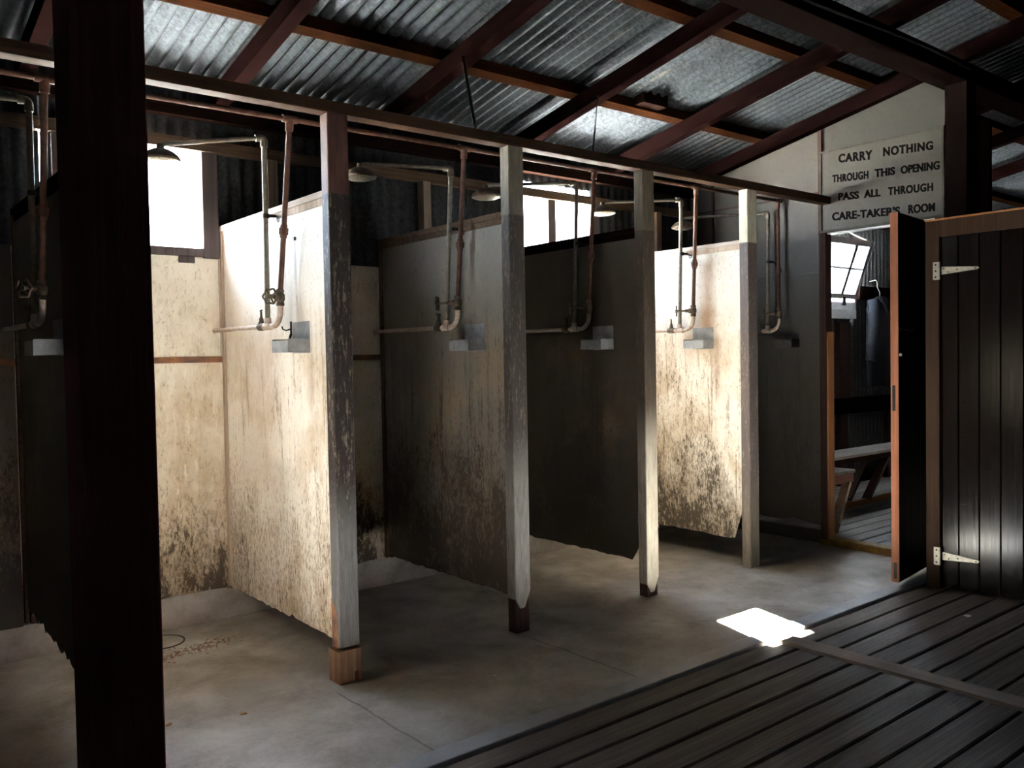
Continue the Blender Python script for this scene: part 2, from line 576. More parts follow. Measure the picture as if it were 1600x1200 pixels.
# ------------------------------------------------------------------ layout numbers (metres)
POST_X = [0.755, 1.745, 2.735, 3.720, 4.714]
YP0, YP1 = 3.357, 3.425          # front row of posts
YB = 4.645                       # back wall face
XE = 5.73                        # end wall face
RIDGE_Y = -1.6


def zr(y):                       # underside of rafters
    return 3.0 - 0.2 * (y - 3.46)


# ================================================================== STRUCTURE
# ground outside
o = struct(MB().box(-30, 40, -30, 45, -0.30, -0.13).build('ground', M['outside']), 'sunlit bare ground outside the back windows')
# concrete floor with kerb strip along the boards
fl = MB()
fl.box(-3.2, XE + 0.03, 2.555, 4.80, -0.14, 0.0)
o = struct(fl.build('floor', M['concrete']), 'stained grey concrete shower floor')
MB().box(-3.2, 11.0, -4.22, 2.46, -0.14, -0.125).build('soil', M['timber_x'], o)
kb = MB()
prof = [(2.452, -0.10), (2.452, -0.002), (2.457, 0.005), (2.548, 0.006), (2.556, 0.0), (2.556, -0.10)]
kb.prism(prof, 'X', -3.2, 5.60)
o = struct(kb.build('trim_1', M['kerb'], bevel=0.004), 'smooth concrete kerb strip between concrete and boards')


def boards(name, mat, x0, x1, y0, y1, z, w, joints, seed, label, gap=0.008):
    """one floor: planks along X with open gaps, each with its own tone"""
    r = random.Random(seed)
    mb = MB()
    tones = []
    y = y1
    while y > y0:
        ww = w * r.uniform(0.93, 1.07)
        xs = [x0] + joints + [x1]
        for a, b in zip(xs[:-1], xs[1:]):
            dz = r.uniform(-0.003, 0.002)
            n0 = len(mb.f)
            # a plank with softened edges and a slightly uneven edge line
            m = max(2, int((b - a) / 0.22))
            vs = []
            for i in range(m + 1):
                xx = a + 0.003 + (b - a - 0.006) * i / m
                e0 = r.uniform(0, 0.004); e1 = r.uniform(0, 0.004)
                for yy, zz in ((y - ww + gap + e0, -0.03), (y - ww + gap + e0, -0.005), (y - ww + gap + 0.006 + e0, 0),
                               (y - 0.006 - e1, 0), (y - e1, -0.005), (y - e1, -0.03)):
                    vs.append((xx, yy, z + dz + zz))
            fs = []
            for i in range(m):
                for q in range(5):
                    fs.append((i * 6 + q, i * 6 + q + 1, (i + 1) * 6 + q + 1, (i + 1) * 6 + q))
            fs.append((0, 1, 2, 3, 4, 5)); fs.append(tuple(m * 6 + q for q in (5, 4, 3, 2, 1, 0)))
            mb.add(vs, fs)
            tones += [r.random()] * (len(mb.f) - n0)
        y -= ww
    n0 = len(mb.f)
    mb.box(x0, x1, y0 - 0.05, y1 - 0.01, z - 0.12, z - 0.05)     # dark void under the boards
    tones += [0.5] * (len(mb.f) - n0)
    o = mb.build(name, mat)
    at = o.data.attributes.new('tone', 'FLOAT', 'FACE')
    at.data.foreach_set('value', tones)
    return struct(o, label)


boards('floor.001', M['boards'], -3.2, 11.0, -4.2, 2.440, -0.003, 0.137, [3.655], 11, 'dark weathered wooden floor boards', 0.0045)
boards('floor.002', M['boards2'], XE + 0.055, 11.0, 2.45, 4.80, 0.05, 0.125, [7.05, 8.9], 12, 'grey wooden boards of the next room')


# ---- back wall
def corrugated(mb, x0, x1, z0, z1, y, pitch=0.0762, amp=0.009):
    n = max(2, int((x1 - x0) / pitch * 8))
    vs = []
    for i in range(n + 1):
        xx = x0 + (x1 - x0) * i / n
        yy = y + amp * math.sin(2 * PI * xx / pitch)
        vs += [(xx, yy, z0), (xx, yy, z1)]
    fs = [(2 * i, 2 * i + 2, 2 * i + 3, 2 * i + 1) for i in range(n)]
    mb.add(vs, fs)
    # thickness: a second skin just outside
    vs2 = [(a, b + 0.0015, c) for a, b, c in vs]
    mb.add(vs2, [(2 * i, 2 * i + 1, 2 * i + 3, 2 * i + 2) for i in range(n)])


def jag(rng, y0, y1, z, amp, n):
    pts = []
    for i in range(n + 1):
        t = i / n
        pts.append((y0 + (y1 - y0) * t, z + rng.uniform(-amp, amp)))
    return pts


rj = random.Random(21)
wb = MB()
M['sheet_back_dark'] = mat_painted('shaded_grimy_wall_paint', seed=2.5, streak=0.4, low=1.5, top=2.0, lowz=(1.2, 0.2), base=(0.34, 0.29, 0.22), grime_shade=0.8)  # darker base and heavy grime also hold the shade of the unlit left bay
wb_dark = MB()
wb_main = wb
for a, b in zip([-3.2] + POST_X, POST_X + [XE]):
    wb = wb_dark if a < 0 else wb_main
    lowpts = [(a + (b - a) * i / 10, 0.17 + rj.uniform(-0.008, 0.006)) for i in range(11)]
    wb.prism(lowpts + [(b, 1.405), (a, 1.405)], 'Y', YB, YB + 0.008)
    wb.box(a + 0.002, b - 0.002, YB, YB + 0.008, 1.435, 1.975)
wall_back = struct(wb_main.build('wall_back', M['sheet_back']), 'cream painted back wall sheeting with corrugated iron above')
wb_dark.build('shaded_grimy_sheet', M['sheet_back_dark'], wall_back)
pl = MB(); pl.box(-3.2, XE, YB + 0.009, YB + 0.025, -0.1, 0.20)
pl.build('plinth', M['concrete'], wall_back)
bt = MB()
bt.box(-3.2, XE, YB - 0.006, YB + 0.02, 1.405, 1.437)
bt.build('batten', M['rustbatten'], wall_back)

W1 = (1.0, 1.66, 2.015, 2.530)
W2 = (3.90, 4.56, 2.015, 2.540)
W3 = (7.42, 8.32, 1.74, 2.50)
up = MB()
yc = YB + 0.035
ZT = zr(4.68) + 0.172 + 0.002
for a, b, holes in ((-3.2, 0.893, None), (0.899, 0.96, None), (0.96, 1.72, (1.97, 2.575)), (1.72, 3.86, None), (3.86, 4.60, (1.97, 2.645)),
                    (4.60, W3[0], None), (W3[0], W3[1], (W3[2], W3[3])), (W3[1], 11.0, None)):
    if holes:
        corrugated(up, a, b, -0.1, holes[0], yc)
        corrugated(up, a, b, holes[1], ZT, yc)
    else:
        corrugated(up, a, b, -0.1, ZT, yc)
# sheet edge gap beside the first window: lapped below, with an added unseen hood against the sun
corrugated(up, 0.88, 0.91, -0.1, 2.22, yc + 0.012)
corrugated(up, 0.88, 0.91, 2.57, ZT, yc + 0.012)
up.box(0.80, 0.96, yc + 0.02, yc + 0.40, 2.60, 2.61)
up.build('iron_cladding', M['iron_wall'], wall_back)
gt = MB(); gt.box(-3.2, XE, YB - 0.03, YB + 0.02, 2.530, 2.590)
gt.build('girt', M['girt'], wall_back)
tp = MB(); tp.box(-3.2, 11.0, YB - 0.04, YB + 0.02, 2.70, 2.768)
tp.build('wall_plate', M['timber_x'], wall_back)
for sx, dp, mt in ((0.33, 0.05, 'stud'), (2.02, 0.05, 'stud'), (3.05, 0.05, 'stud'), (5.215, 0.085, 'stile')):  # last stud in paler wood, standing for its window-lit face
    MB().box(sx, sx + 0.055, YB - dp, YB + 0.02, 1.95, 2.53).build('stud', M[mt], wall_back)

# ---- windows
def window(idx, w, label, sashes):
    x0, x1, z0, z1 = w
    fr = MB()
    ft = 0.06
    fr.box(x0 - ft, x0, YB - 0.02, YB + 0.05, z0 - 0.05, z1 + 0.005)
    fr.box(x1, x1 + ft + 0.025, YB - 0.02, YB + 0.05, z0 - 0.05, z1 + 0.005)
    fr.box(x0, x1, YB - 0.02, YB + 0.05, z0 - 0.045, z0)
    fr.box(x0, x1, YB - 0.0, YB + 0.05, z1 - 0.004, z1 + 0.02)
    o = struct(fr.build('window_%d' % idx, M['frame'], bevel=0.003), label)
    for (a, b) in sashes:
        MB().box(a, b, YB + 0.02, YB + 0.024, z0, z1).build('pane', M['glass'], o)
    return o


w1 = window(1, W1, 'blown-out window beside the shower head in the first bright stall', [(W1[0], 1.24), (1.31, W1[1])])
MB().box(1.24, 1.31, YB - 0.01, YB + 0.05, W1[2], W1[3]).build('mullion', M['frame'], w1)  # unseen mullion, added on the second window's pattern to narrow the sun patch
MB().box(1.53, 1.61, YB - 0.022, YB - 0.003, 1.935, 1.968).build('sill_block', M['frame'], w1)
w2 = window(2, W2, 'bright two-light window behind the third and fourth partitions', [(W2[0], 4.14), (4.21, W2[1])])
MB().box(4.14, 4.21, YB - 0.01, YB + 0.05, W2[2], W2[3]).build('mullion', M['frame'], w2)
portal('window_1_portal', W1[0], W1[1], YB + 0.07, W1[2], W1[3])
portal('window_2_portal', W2[0], W2[1], YB + 0.07, W2[2], W2[3])
portal('window_3_portal', W3[0], W3[1], YB + 0.07, W3[2], W3[3])

# ---- end wall with the doorway
ew = MB()
ew.box(XE, XE + 0.04, 3.445, YB, 1.985, 2.70)
ew.prism([(3.445, 2.70), (YB, 2.70), (YB, zr(YB) + 0.14), (3.445, zr(3.445) + 0.14)], 'X', XE, XE + 0.04)
rj = random.Random(31)
lowpts = jag(rj, 3.445, YB, 0.15, 0.02, 14)
ew.prism(lowpts + [(YB, 1.984), (3.445, 1.984)], 'X', XE + 0.004, XE + 0.044)
ew.box(XE + 0.01, XE + 0.05, 3.40, YB, -0.1, 0.09)
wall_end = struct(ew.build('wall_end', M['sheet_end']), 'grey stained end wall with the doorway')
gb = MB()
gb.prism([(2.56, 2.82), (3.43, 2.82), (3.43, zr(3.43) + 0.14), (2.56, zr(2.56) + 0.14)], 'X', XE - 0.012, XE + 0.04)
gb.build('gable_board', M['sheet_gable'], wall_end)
MB().box(XE, XE + 0.045, 2.30, 3.43, 2.262, 2.83).build('header', M['timber_x'], wall_end)
MB().box(XE - 0.004, XE + 0.06, 2.60, 3.40, 2.252, 2.264).build('header_lining', M['whiteframe'], wall_end)
MB().box(XE - 0.03, XE + 0.04, 3.428, 3.455, 2.25, 2.995).build('cover_strip', M['timber_z'], wall_end)
MB().box(XE - 0.012, XE + 0.003, 4.40, 4.418, 2.0, 2.80).build('cover_strip', M['timber_z'], wall_end)
MB().box(XE - 0.008, XE + 0.003, 3.46, YB, 2.555, 2.568).build('cover_strip', M['timber_z'], wall_end)

# doorway jamb, threshold and the open door
MB_j = MB().box(XE - 0.03, XE + 0.05, 3.40, 3.45, 0.0, 2.265)
d1 = struct(MB_j.build('door_1', M['timber_z']), 'doorway to the next room with its door standing open')
MB().box(XE - 0.02, XE + 0.055, 3.388, 3.402, 0.04, 1.55).build('door_stop', M['orangejamb'], d1)
MB().box(XE - 0.03, XE + 0.05, 2.56, 2.62, 0.0, 2.265).build('door_jamb', M['timber_z'], d1)
th = MB().prism([(XE - 0.035, -0.02), (XE - 0.03, 0.048), (XE + 0.05, 0.056), (XE + 0.05, -0.02)], 'Y', 2.6, 3.46)
th.build('threshold', M['yellow'], d1, bevel=0.006)
# the leaf: hinge at (5.70, 2.63), free edge swung out to (4.945, 2.53)
hx, hy = 5.70, 2.635
fx, fy = 4.945, 2.532
dd = Vector((fx - hx, fy - hy, 0)); dl = dd.length; dd.normalize()
dn = Vector((dd.y, -dd.x, 0))            # leaf normal
if dn.y > 0: dn = -dn


def leafbox(mb, s0, s1, t0, t1, z0, z1):
    vs = []
    for z in (z0, z1):
        for t in (t0, t1):
            for s in (s0, s1):
                p = Vector((hx, hy, 0)) + dd * s + dn * t
                vs.append((p.x, p.y, z))
    mb.add(vs, [(0, 2, 3, 1), (4, 5, 7, 6), (0, 1, 5, 4), (2, 6, 7, 3), (0, 4, 6, 2), (1, 3, 7, 5)])
    return mb


DZ0, DZ1 = 0.035, 2.212
lf = MB()
npl = 6
for i in range(npl):
    a = (dl - 0.004) * i / npl; b = (dl - 0.004) * (i + 1) / npl
    leafbox(lf, a + 0.0012, b - 0.0012, 0.0, 0.042, DZ0, DZ1)
leaf = lf.build('door_leaf', M['door'], d1)
leafbox(MB(), dl - 0.0045, dl, -0.001, 0.043, DZ0, DZ1).build('door_edge', M['dooredge'], leaf)
leafbox(MB(), dl - 0.002, dl + 0.001, 0.008, 0.026, 1.05, 1.20).build('lock_recess', M['blackiron'], leaf)  # black inset paints the dark of the lock recess
leafbox(MB(), dl - 0.002, dl + 0.001, 0.012, 0.030, 0.055, 0.15).build('hinge_recess', M['blackiron'], leaf)  # black inset standing for the shaded hinge recess


def leafpt(s, t, z):
    p = Vector((hx, hy, 0)) + dd * s + dn * t
    return (p.x, p.y, z)


lt = MB()
lt.tube([leafpt(dl - 0.01, 0.047, 1.53), leafpt(dl - 0.14, 0.052, 1.528), leafpt(dl - 0.17, 0.052, 1.538), leafpt(dl - 0.24, 0.052, 1.54),
         leafpt(dl - 0.265, 0.052, 1.53), leafpt(dl - 0.24, 0.052, 1.52), leafpt(dl - 0.17, 0.052, 1.52), leafpt(dl - 0.14, 0.052, 1.528)], 0.0035, 6)
lt.build('latch_hook', M['blackiron'], leaf, smooth=True)
MB().lathe([(0.004, 0), (0.010, 0.006), (0.010, 0.012), (0.003, 0.018)],
           Matrix.Translation(Vector(leafpt(dl - 0.012, 0.043, 1.38))) @ dn.to_track_quat('Z', 'Y').to_matrix().to_4x4(), 12).build('stud_knob', M['hinge'], leaf, smooth=True)

# ---- plank door in the right-hand partition
XD = 5.14
jb = MB().box(XD - 0.01, XD + 0.07, 2.335, 2.415, -0.006, 2.160)
d2 = struct(jb.build('door_2', M['jamb'], bevel=0.003), 'varnished dark plank door with two pale strap hinges')
MB().box(XD - 0.012, XD + 0.06, -1.6, 2.335, 2.062, 2.158).build('top_rail', M['jamb'], d2, bevel=0.003)
MB().box(XD - 0.016, XD + 0.07, -1.6, 2.415, 2.158, 2.168).build('lit_rail_edge', M['orangejamb'], d2)  # orange strip paints on the lit top edge of the rail
pk = MB()
seams = [2.332, 2.236, 2.122, 2.008, 1.890]
y = 1.890
while y > -1.6:
    y -= 0.116
    seams.append(y)
for a, b in zip(seams[:-1], seams[1:]):
    x0 = XD + 0.012
    pk.prism([(x0 + 0.004, a - 0.0008), (x0, a - 0.005), (x0, b + 0.005), (x0 + 0.004, b + 0.0008), (x0 + 0.03, b + 0.0008), (x0 + 0.03, a - 0.0008)],
             'Z', 0.012, 2.062)
planks = pk.build('plank_panel', M['varnish'], d2)


def hinge(z):
    h = MB()
    h.box(XD - 0.015, XD - 0.008, 2.336, 2.368, z - 0.052, z + 0.052)
    h.tube([(XD - 0.012, 2.334, z - 0.052), (XD - 0.012, 2.334, z + 0.052)], 0.006, 8)
    h.prism([(2.330, z - 0.022), (2.330, z + 0.024), (2.128, z + 0.008), (2.120, z), (2.128, z - 0.007)], 'X', XD + 0.005, XD + 0.013)
    o = h.build('hinge', M['hinge'], d2)
    s = MB()
    for yy, zz in ((2.352, z + 0.036), (2.352, z), (2.352, z - 0.036), ):
        s.tube([(XD - 0.0165, yy, zz), (XD - 0.012, yy, zz)], 0.0055, 8)
    for yy, zz in ((2.315, z + 0.012), (2.290, z - 0.010), (2.238, z), (2.138, z)):
        s.tube([(XD + 0.0035, yy, zz), (XD + 0.008, yy, zz)], 0.0045, 8)
    s.build('screw', M['blackiron'], o)


hinge(1.865)
hinge(0.188)

# ---- rest of the enclosure (behind and beside the camera)
wl = MB()
wl.box(-3.24, -3.2, -4.2, 4.68, -0.1, 3.4)
wl.prism([(-4.2, 3.4), (4.68, 2.85), (RIDGE_Y, 4.3)], 'X', -3.24, -3.2)
struct(wl.build('wall_left', M['timber_z']), 'dark boarded wall beyond the left stalls')
wf = MB().box(-3.2, 11.0, -4.24, -4.2, -0.1, 3.74)
struct(wf.build('wall_front', M['timber_z']), 'dark boarded wall behind the viewer')
MBr = MB().box(11.0, 11.04, -4.24, 4.72, -0.1, 4.4)
struct(MBr.build('wall_right', M['iron_room']), 'far wall closing the building beyond the plank door')

# ---- roof iron
rf = MB()
pitch = 0.0762
zs = 0.172                       # iron above rafter underside
x0, x1 = -3.3, 11.1
n = int((x1 - x0) / pitch * 8)
ys = [4.97, 2.9, RIDGE_Y]
vs = []
for i in range(n + 1):
    xx = x0 + (x1 - x0) * i / n
    dz = 0.0125 * math.sin(2 * PI * xx / pitch)
    for yy in ys:
        vs.append((xx, yy, zr(yy) + zs + dz))
    vs.append((xx, -4.6, zr(RIDGE_Y) + zs + dz - 0.2 * 3.0))
fs = []
for i in range(n):
    for q in range(3):
        fs.append((i * 4 + q, (i + 1) * 4 + q, (i + 1) * 4 + q + 1, i * 4 + q + 1))
rf.add(vs, fs)
roof = struct(rf.build('ceiling', M['iron'], smooth=True), 'corrugated galvanised iron roof seen from below')
sol = roof.modifiers.new('thick', 'SOLIDIFY'); sol.thickness = 0.002; sol.offset = 1

# ---- rafters
RAF = [(0.80, 'dark rafter over the dark first stall beside the black post'),
       (1.725, 'red-edged rafter over the bright shower partition'),
       (2.705, 'brown rafter over the second post with a hanging metal strap below'),
       (3.727, 'dark rafter over the third post beside a hanging strap'),
       (4.720, 'dark rafter crossing over the cream-topped post'),
       (5.640, 'last rafter, lying along the gable of the end wall'),
       (6.70, 'rafter just beyond the black roof post by the sign'), (7.70, 'rafter beyond the end wall above the plank door'), (8.70, 'farthest rafter beyond the end wall')]
for xx, lab in RAF:
    m = MB()
    y0, y1 = 4.93, RIDGE_Y
    m.add([(xx + a, yy, zr(yy) + b) for yy in (y0, y1) for a, b in ((0, 0), (0.075, 0), (0.075, 0.10), (0, 0.10))],
          [(0, 1, 2, 3), (7, 6, 5, 4), (0, 4, 5, 1), (1, 5, 6, 2), (2, 6, 7, 3), (3, 7, 4, 0)])
    o = m.build('rafter', M['timber_y'], bevel=0.003, loc=(xx, 3.0, zr(3.0)))
    tag(o, lab or 'rafter outside the picture, out past the %s' % ('left stalls' if xx < 0 else 'end wall'), 'rafter', 'rafters under the iron roof')
# ---- purlins on top of the rafters
PUR = [(4.78, 'lowest roof purlin above the back wall'), (3.875, 'brown roof purlin running above the shower stalls'),
       (2.975, 'roof purlin just beyond the large posts, higher than the stall one'), (2.07, 'dark roof purlin on the viewer side of the main beam'),
       (1.17, 'high roof purlin above the plank door')]
for yy, lab in PUR:
    m = MB()
    m.add([(xx, yy + a, zr(yy + a) + 0.10 + b) for xx in (-3.2, 11.0) for a, b in ((0, 0), (0.075, 0), (0.075, 0.06), (0, 0.06))],
          [(0, 1, 2, 3), (7, 6, 5, 4), (0, 4, 5, 1), (1, 5, 6, 2), (2, 6, 7, 3), (3, 7, 4, 0)])
    o = m.build('roof_purlin', M['purlin'], loc=(2, yy, zr(yy)))
    tag(o, lab or 'roof purlin over the viewer, outside the picture', 'purlin', 'purlins across the rafters')

# ---- main beam and its posts
mb = MB().box(-3.2, 11.0, 2.37, 2.55, 3.06, 3.176)
o = mb.build('roof_beam', M['tar'], bevel=0.004, loc=(2, 2.46, 3.06))
tag(o, 'thick dark roof beam carried by the two large posts', 'beam')
o = MB().box(0.530, 0.712, 2.37, 2.55, -0.006, 3.06).build('timber_post', M['black_post'], bevel=0.006, loc=(0.62, 2.46, 0))
tag(o, 'thick near-black roof post close to the viewer at the left', 'post')
o = MB().box(5.585, 5.715, 2.37, 2.505, 0.0, 3.06).build('timber_post', M['tar'], bevel=0.004, loc=(5.65, 2.44, 0))
tag(o, 'black roof post to the right of the sign behind the plank door', 'post')
cb = MB()
pts = []
for i in range(25):
    t = i / 24
    pts.append((1.5 + 4.1 * t, 2.355, 3.13 + 0.02 * math.sin(t * 9) - 0.015 * t))
cb.tube(pts, 0.006, 6)
o = cb.build('electric_cable', M['blackiron'], smooth=True, loc=(3.5, 2.355, 3.12))
tag(o, 'thin cable running along the side of the thick roof beam', 'cable')

# ================================================================== STALLS
hb = MB().box(-3.2, XE, YP0, YP1 + 0.005, 2.462, 2.514)
o = hb.build('stall_header_beam', M['beam'], bevel=0.003, loc=(2, YP0, 2.462))
tag(o, 'long brown timber rail running over the tops of the stall posts', 'beam')

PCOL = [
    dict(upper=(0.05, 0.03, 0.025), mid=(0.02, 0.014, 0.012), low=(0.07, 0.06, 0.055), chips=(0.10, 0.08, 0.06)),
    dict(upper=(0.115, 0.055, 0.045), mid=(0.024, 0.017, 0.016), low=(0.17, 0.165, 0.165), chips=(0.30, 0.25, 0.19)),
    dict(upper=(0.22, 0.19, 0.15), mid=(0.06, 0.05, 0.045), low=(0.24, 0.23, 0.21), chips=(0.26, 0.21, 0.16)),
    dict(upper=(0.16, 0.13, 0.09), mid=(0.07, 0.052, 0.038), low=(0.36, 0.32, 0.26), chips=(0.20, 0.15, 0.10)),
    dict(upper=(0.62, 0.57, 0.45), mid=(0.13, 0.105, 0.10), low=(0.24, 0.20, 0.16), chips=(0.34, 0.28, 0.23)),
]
PLAB = ['dark stall post half hidden behind the near-black roof post',
        'stall post of the bright partition standing on a wooden block',
        'stall post with blue-lit left side and pointed pale foot',
        'stall post with pale rounded foot in front of the dark third partition',
        'cream-topped stall post beside the second bright partition']
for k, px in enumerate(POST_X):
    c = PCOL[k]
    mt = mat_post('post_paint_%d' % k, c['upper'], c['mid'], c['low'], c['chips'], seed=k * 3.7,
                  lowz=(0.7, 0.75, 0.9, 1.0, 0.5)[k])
    z0 = 0.15 if k == 1 else 0.0
    root = thing('stall_post', (px + 0.05, (YP0 + YP1) / 2, z0), PLAB[k], 'post', 'posts along the front of the stalls')
    if k in (2, 3):
        # the upper part ends in a chamfered foot over a narrower dark stub
        zc = 0.20 if k == 2 else 0.10
        m = MB()
        m.prism([(px, zc - 0.02), (px + 0.03, zc - 0.075), (px + 0.06, zc - 0.075), (px + 0.1, zc + 0.01), (px + 0.1, 2.462), (px, 2.462)], 'Y', YP0, YP1)
        m.build('shaft', mt, root, bevel=0.006)
        MB().box(px + 0.004, px + 0.093, YP0 + 0.005, YP1, 0.0, zc + 0.03).build('foot', M['timber_z'], root, bevel=0.004)
    else:
        MB().box(px, px + 0.1, YP0, YP1, z0, 2.462).build('shaft', mt, root, bevel=0.006)
    if k == 1:
        m = MB().prism([(3.362, 0.15), (3.42, 0.15), (3.424, 0.36), (3.38, 0.31)], 'X', px - 0.001, px + 0.002)
        m.build('bare_wood', M['rustbatten'], root)
    if k == 4:
        MB().box(px + 0.1, px + 0.108, YP0 + 0.01, YP1, 0.02, 2.1).build('edge_strip', M['dooredge'], root)

# wooden block under the post of the bright partition (with a notch)
bx = 1.733
m = MB().prism([(bx, 0), (bx + 0.074, 0), (bx + 0.074, 0.045), (bx + 0.088, 0.045), (bx + 0.088, 0.002), (bx + 0.108, 0.002), (bx + 0.108, 0.146), (bx, 0.142)],
               'Y', 3.337, 3.437)
o = m.build('wooden_block', mat_wood('brown_block', (0.10, 0.055, 0.032), (0.30, 0.19, 0.12), 'Z', seed=6), bevel=0.003, loc=(bx + 0.05, 3.39, 0))
tag(o, 'notched brown wooden block on the floor under the bright stall post', 'block')

# partitions
PART = [  # unlit partitions carry their shade in a darker base and heavier grime
    dict(z=0.20, lab='dark partition at the far left with a broken pointed lower corner', seed=2.0, grime_shade=0.9, base=(0.17, 0.15, 0.12)),
    dict(z=0.175, lab='brightly lit cream shower partition with vertical dirt runs', seed=0.0, grime_shade=0.0, base=(0.84, 0.80, 0.72)),
    dict(z=0.19, lab='dim partition with a blackened lower half', seed=3.0, grime_shade=0.55, base=(0.32, 0.30, 0.26)),
    dict(z=0.20, lab='almost black partition hanging above a lit strip of floor', seed=4.0, grime_shade=0.95, base=(0.075, 0.062, 0.046)),
    dict(z=0.19, lab='bright partition with dark mottled stains next to the cream-topped post', seed=8.0, grime_shade=0.0, base=(0.82, 0.78, 0.70)),
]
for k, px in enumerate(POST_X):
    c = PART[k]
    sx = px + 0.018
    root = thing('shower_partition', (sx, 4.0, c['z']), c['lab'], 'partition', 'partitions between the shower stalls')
    mt = mat_painted('partition_paint_%d' % k, base=c['base'], seed=c['seed'], grime_shade=c['grime_shade'],
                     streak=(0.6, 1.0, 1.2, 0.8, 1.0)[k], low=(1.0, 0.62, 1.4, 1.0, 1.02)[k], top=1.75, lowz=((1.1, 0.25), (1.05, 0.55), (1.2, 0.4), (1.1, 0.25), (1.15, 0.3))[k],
                     diag=(3.75, 1.05, 2.5) if k == 4 else None,
                     rust=[(3.70, 1.45, 2.06, 0.10, 0.6), (3.73, 1.40, 1.75, 0.14, 0.5), (3.62, 1.05, 1.55, 0.06, 0.45), (3.85, 1.25, 1.56, 0.12, 0.35)] if k == 4 else
                     [(4.15, 0.7, 1.65, 0.30, 0.30), (3.60, 1.1, 1.45, 0.05, 0.35), (3.735, 1.62, 2.11, 0.022, 0.65, (0.16, 0.13, 0.17)), (3.95, 0.45, 0.95, 0.22, 0.30, (0.20, 0.16, 0.12))] if k == 1 else None)
    r = random.Random(40 + k)
    y0 = YP1 + 0.002
    pts = []
    nj = 36
    for i in range(nj + 1):
        yy = y0 + (YB - y0) * i / nj
        zz = c['z'] + r.uniform(-0.005, 0.005)
        if k == 0: zz += r.uniform(-0.012, 0.02) + 0.05 * (i / nj)
        if k == 1 and 12 <= i <= 14: zz += (0, 0.018, 0.0)[i - 12]
        if k == 4: zz -= 0.012 * (1 - i / nj)
        pts.append((yy, zz))
    if k == 0:
        pts = [(y0 + 0.16, c['z'] - 0.02)] + [p for p in pts if p[0] > y0 + 0.18]
        pts = [(y0, c['z'] + 0.18), (y0 + 0.06, c['z'] + 0.10)] + pts
    if k == 3:
        pts = [(y0, c['z'] + 0.22), (y0 + 0.012, c['z'] + 0.08)] + [(p[0], p[1]) for p in pts if p[0] > y0 + 0.05]
    if k == 4:
        pts = [(y0, c['z'] + 0.2)] + [p for p in pts if p[0] > y0 + 0.035]
    MB().prism(pts + [(YB, 2.105), (y0, 2.105)], 'X', sx, sx + 0.008).build('sheet', mt, root)
    capm = M['cap'] if k in (1, 4) else (M['timber_y'] if k in (0, 3) else M['girt'])  # rails, strips and stiles of unlit partitions go darker: shade in their colour
    cp = MB()
    cp.box(sx - 0.014, sx + 0.045, YP1, YB, 2.112, 2.142)
    cp.build('top_rail', capm, root, bevel=0.003)
    MB().box(sx - 0.006, sx - 0.0005, y0, YB, 2.082, 2.112).build('cover_strip', M['stile'] if k in (1, 4) else (M['timber_y'] if k in (0, 3) else M['girt']), root)
    MB().box(sx - 0.014, sx, YB - 0.03, YB, 0.18, 2.112).build('back_stile', M['stile'] if k in (1, 4) else M['girt'], root, bevel=0.002)
    MB().box(sx + 0.008, sx + 0.045, YB - 0.05, YB, 0.18, 2.112).build('back_stud', M['timber_z'], root)

# ---- supply main over the stalls
m = MB().tube([(-3.2, 3.64 - 4.89 * 0.033, 2.487 - 4.89 * 0.0145), (5.72, 3.64 + 4.03 * 0.033, 2.487 + 4.03 * 0.0145)], 0.0115, 12)
main = m.build('water_main_pipe', M['rustpipe'], smooth=True, loc=(2, 3.57, 2.45))
tag(main, 'rust brown water pipe running level behind the stall header rail', 'pipe')


def arc(c, a, b, n=6):
    """quarter bend: points from c+a to c+b around corner c (a, b offsets from the corner)"""
    c = Vector(c); a = Vector(a); b = Vector(b)
    ctr = c + a + b
    pts = []
    for i in range(n + 1):
        t = PI / 2 * i / n
        pts.append(ctr - b * math.cos(t) - a * math.sin(t))
    return pts


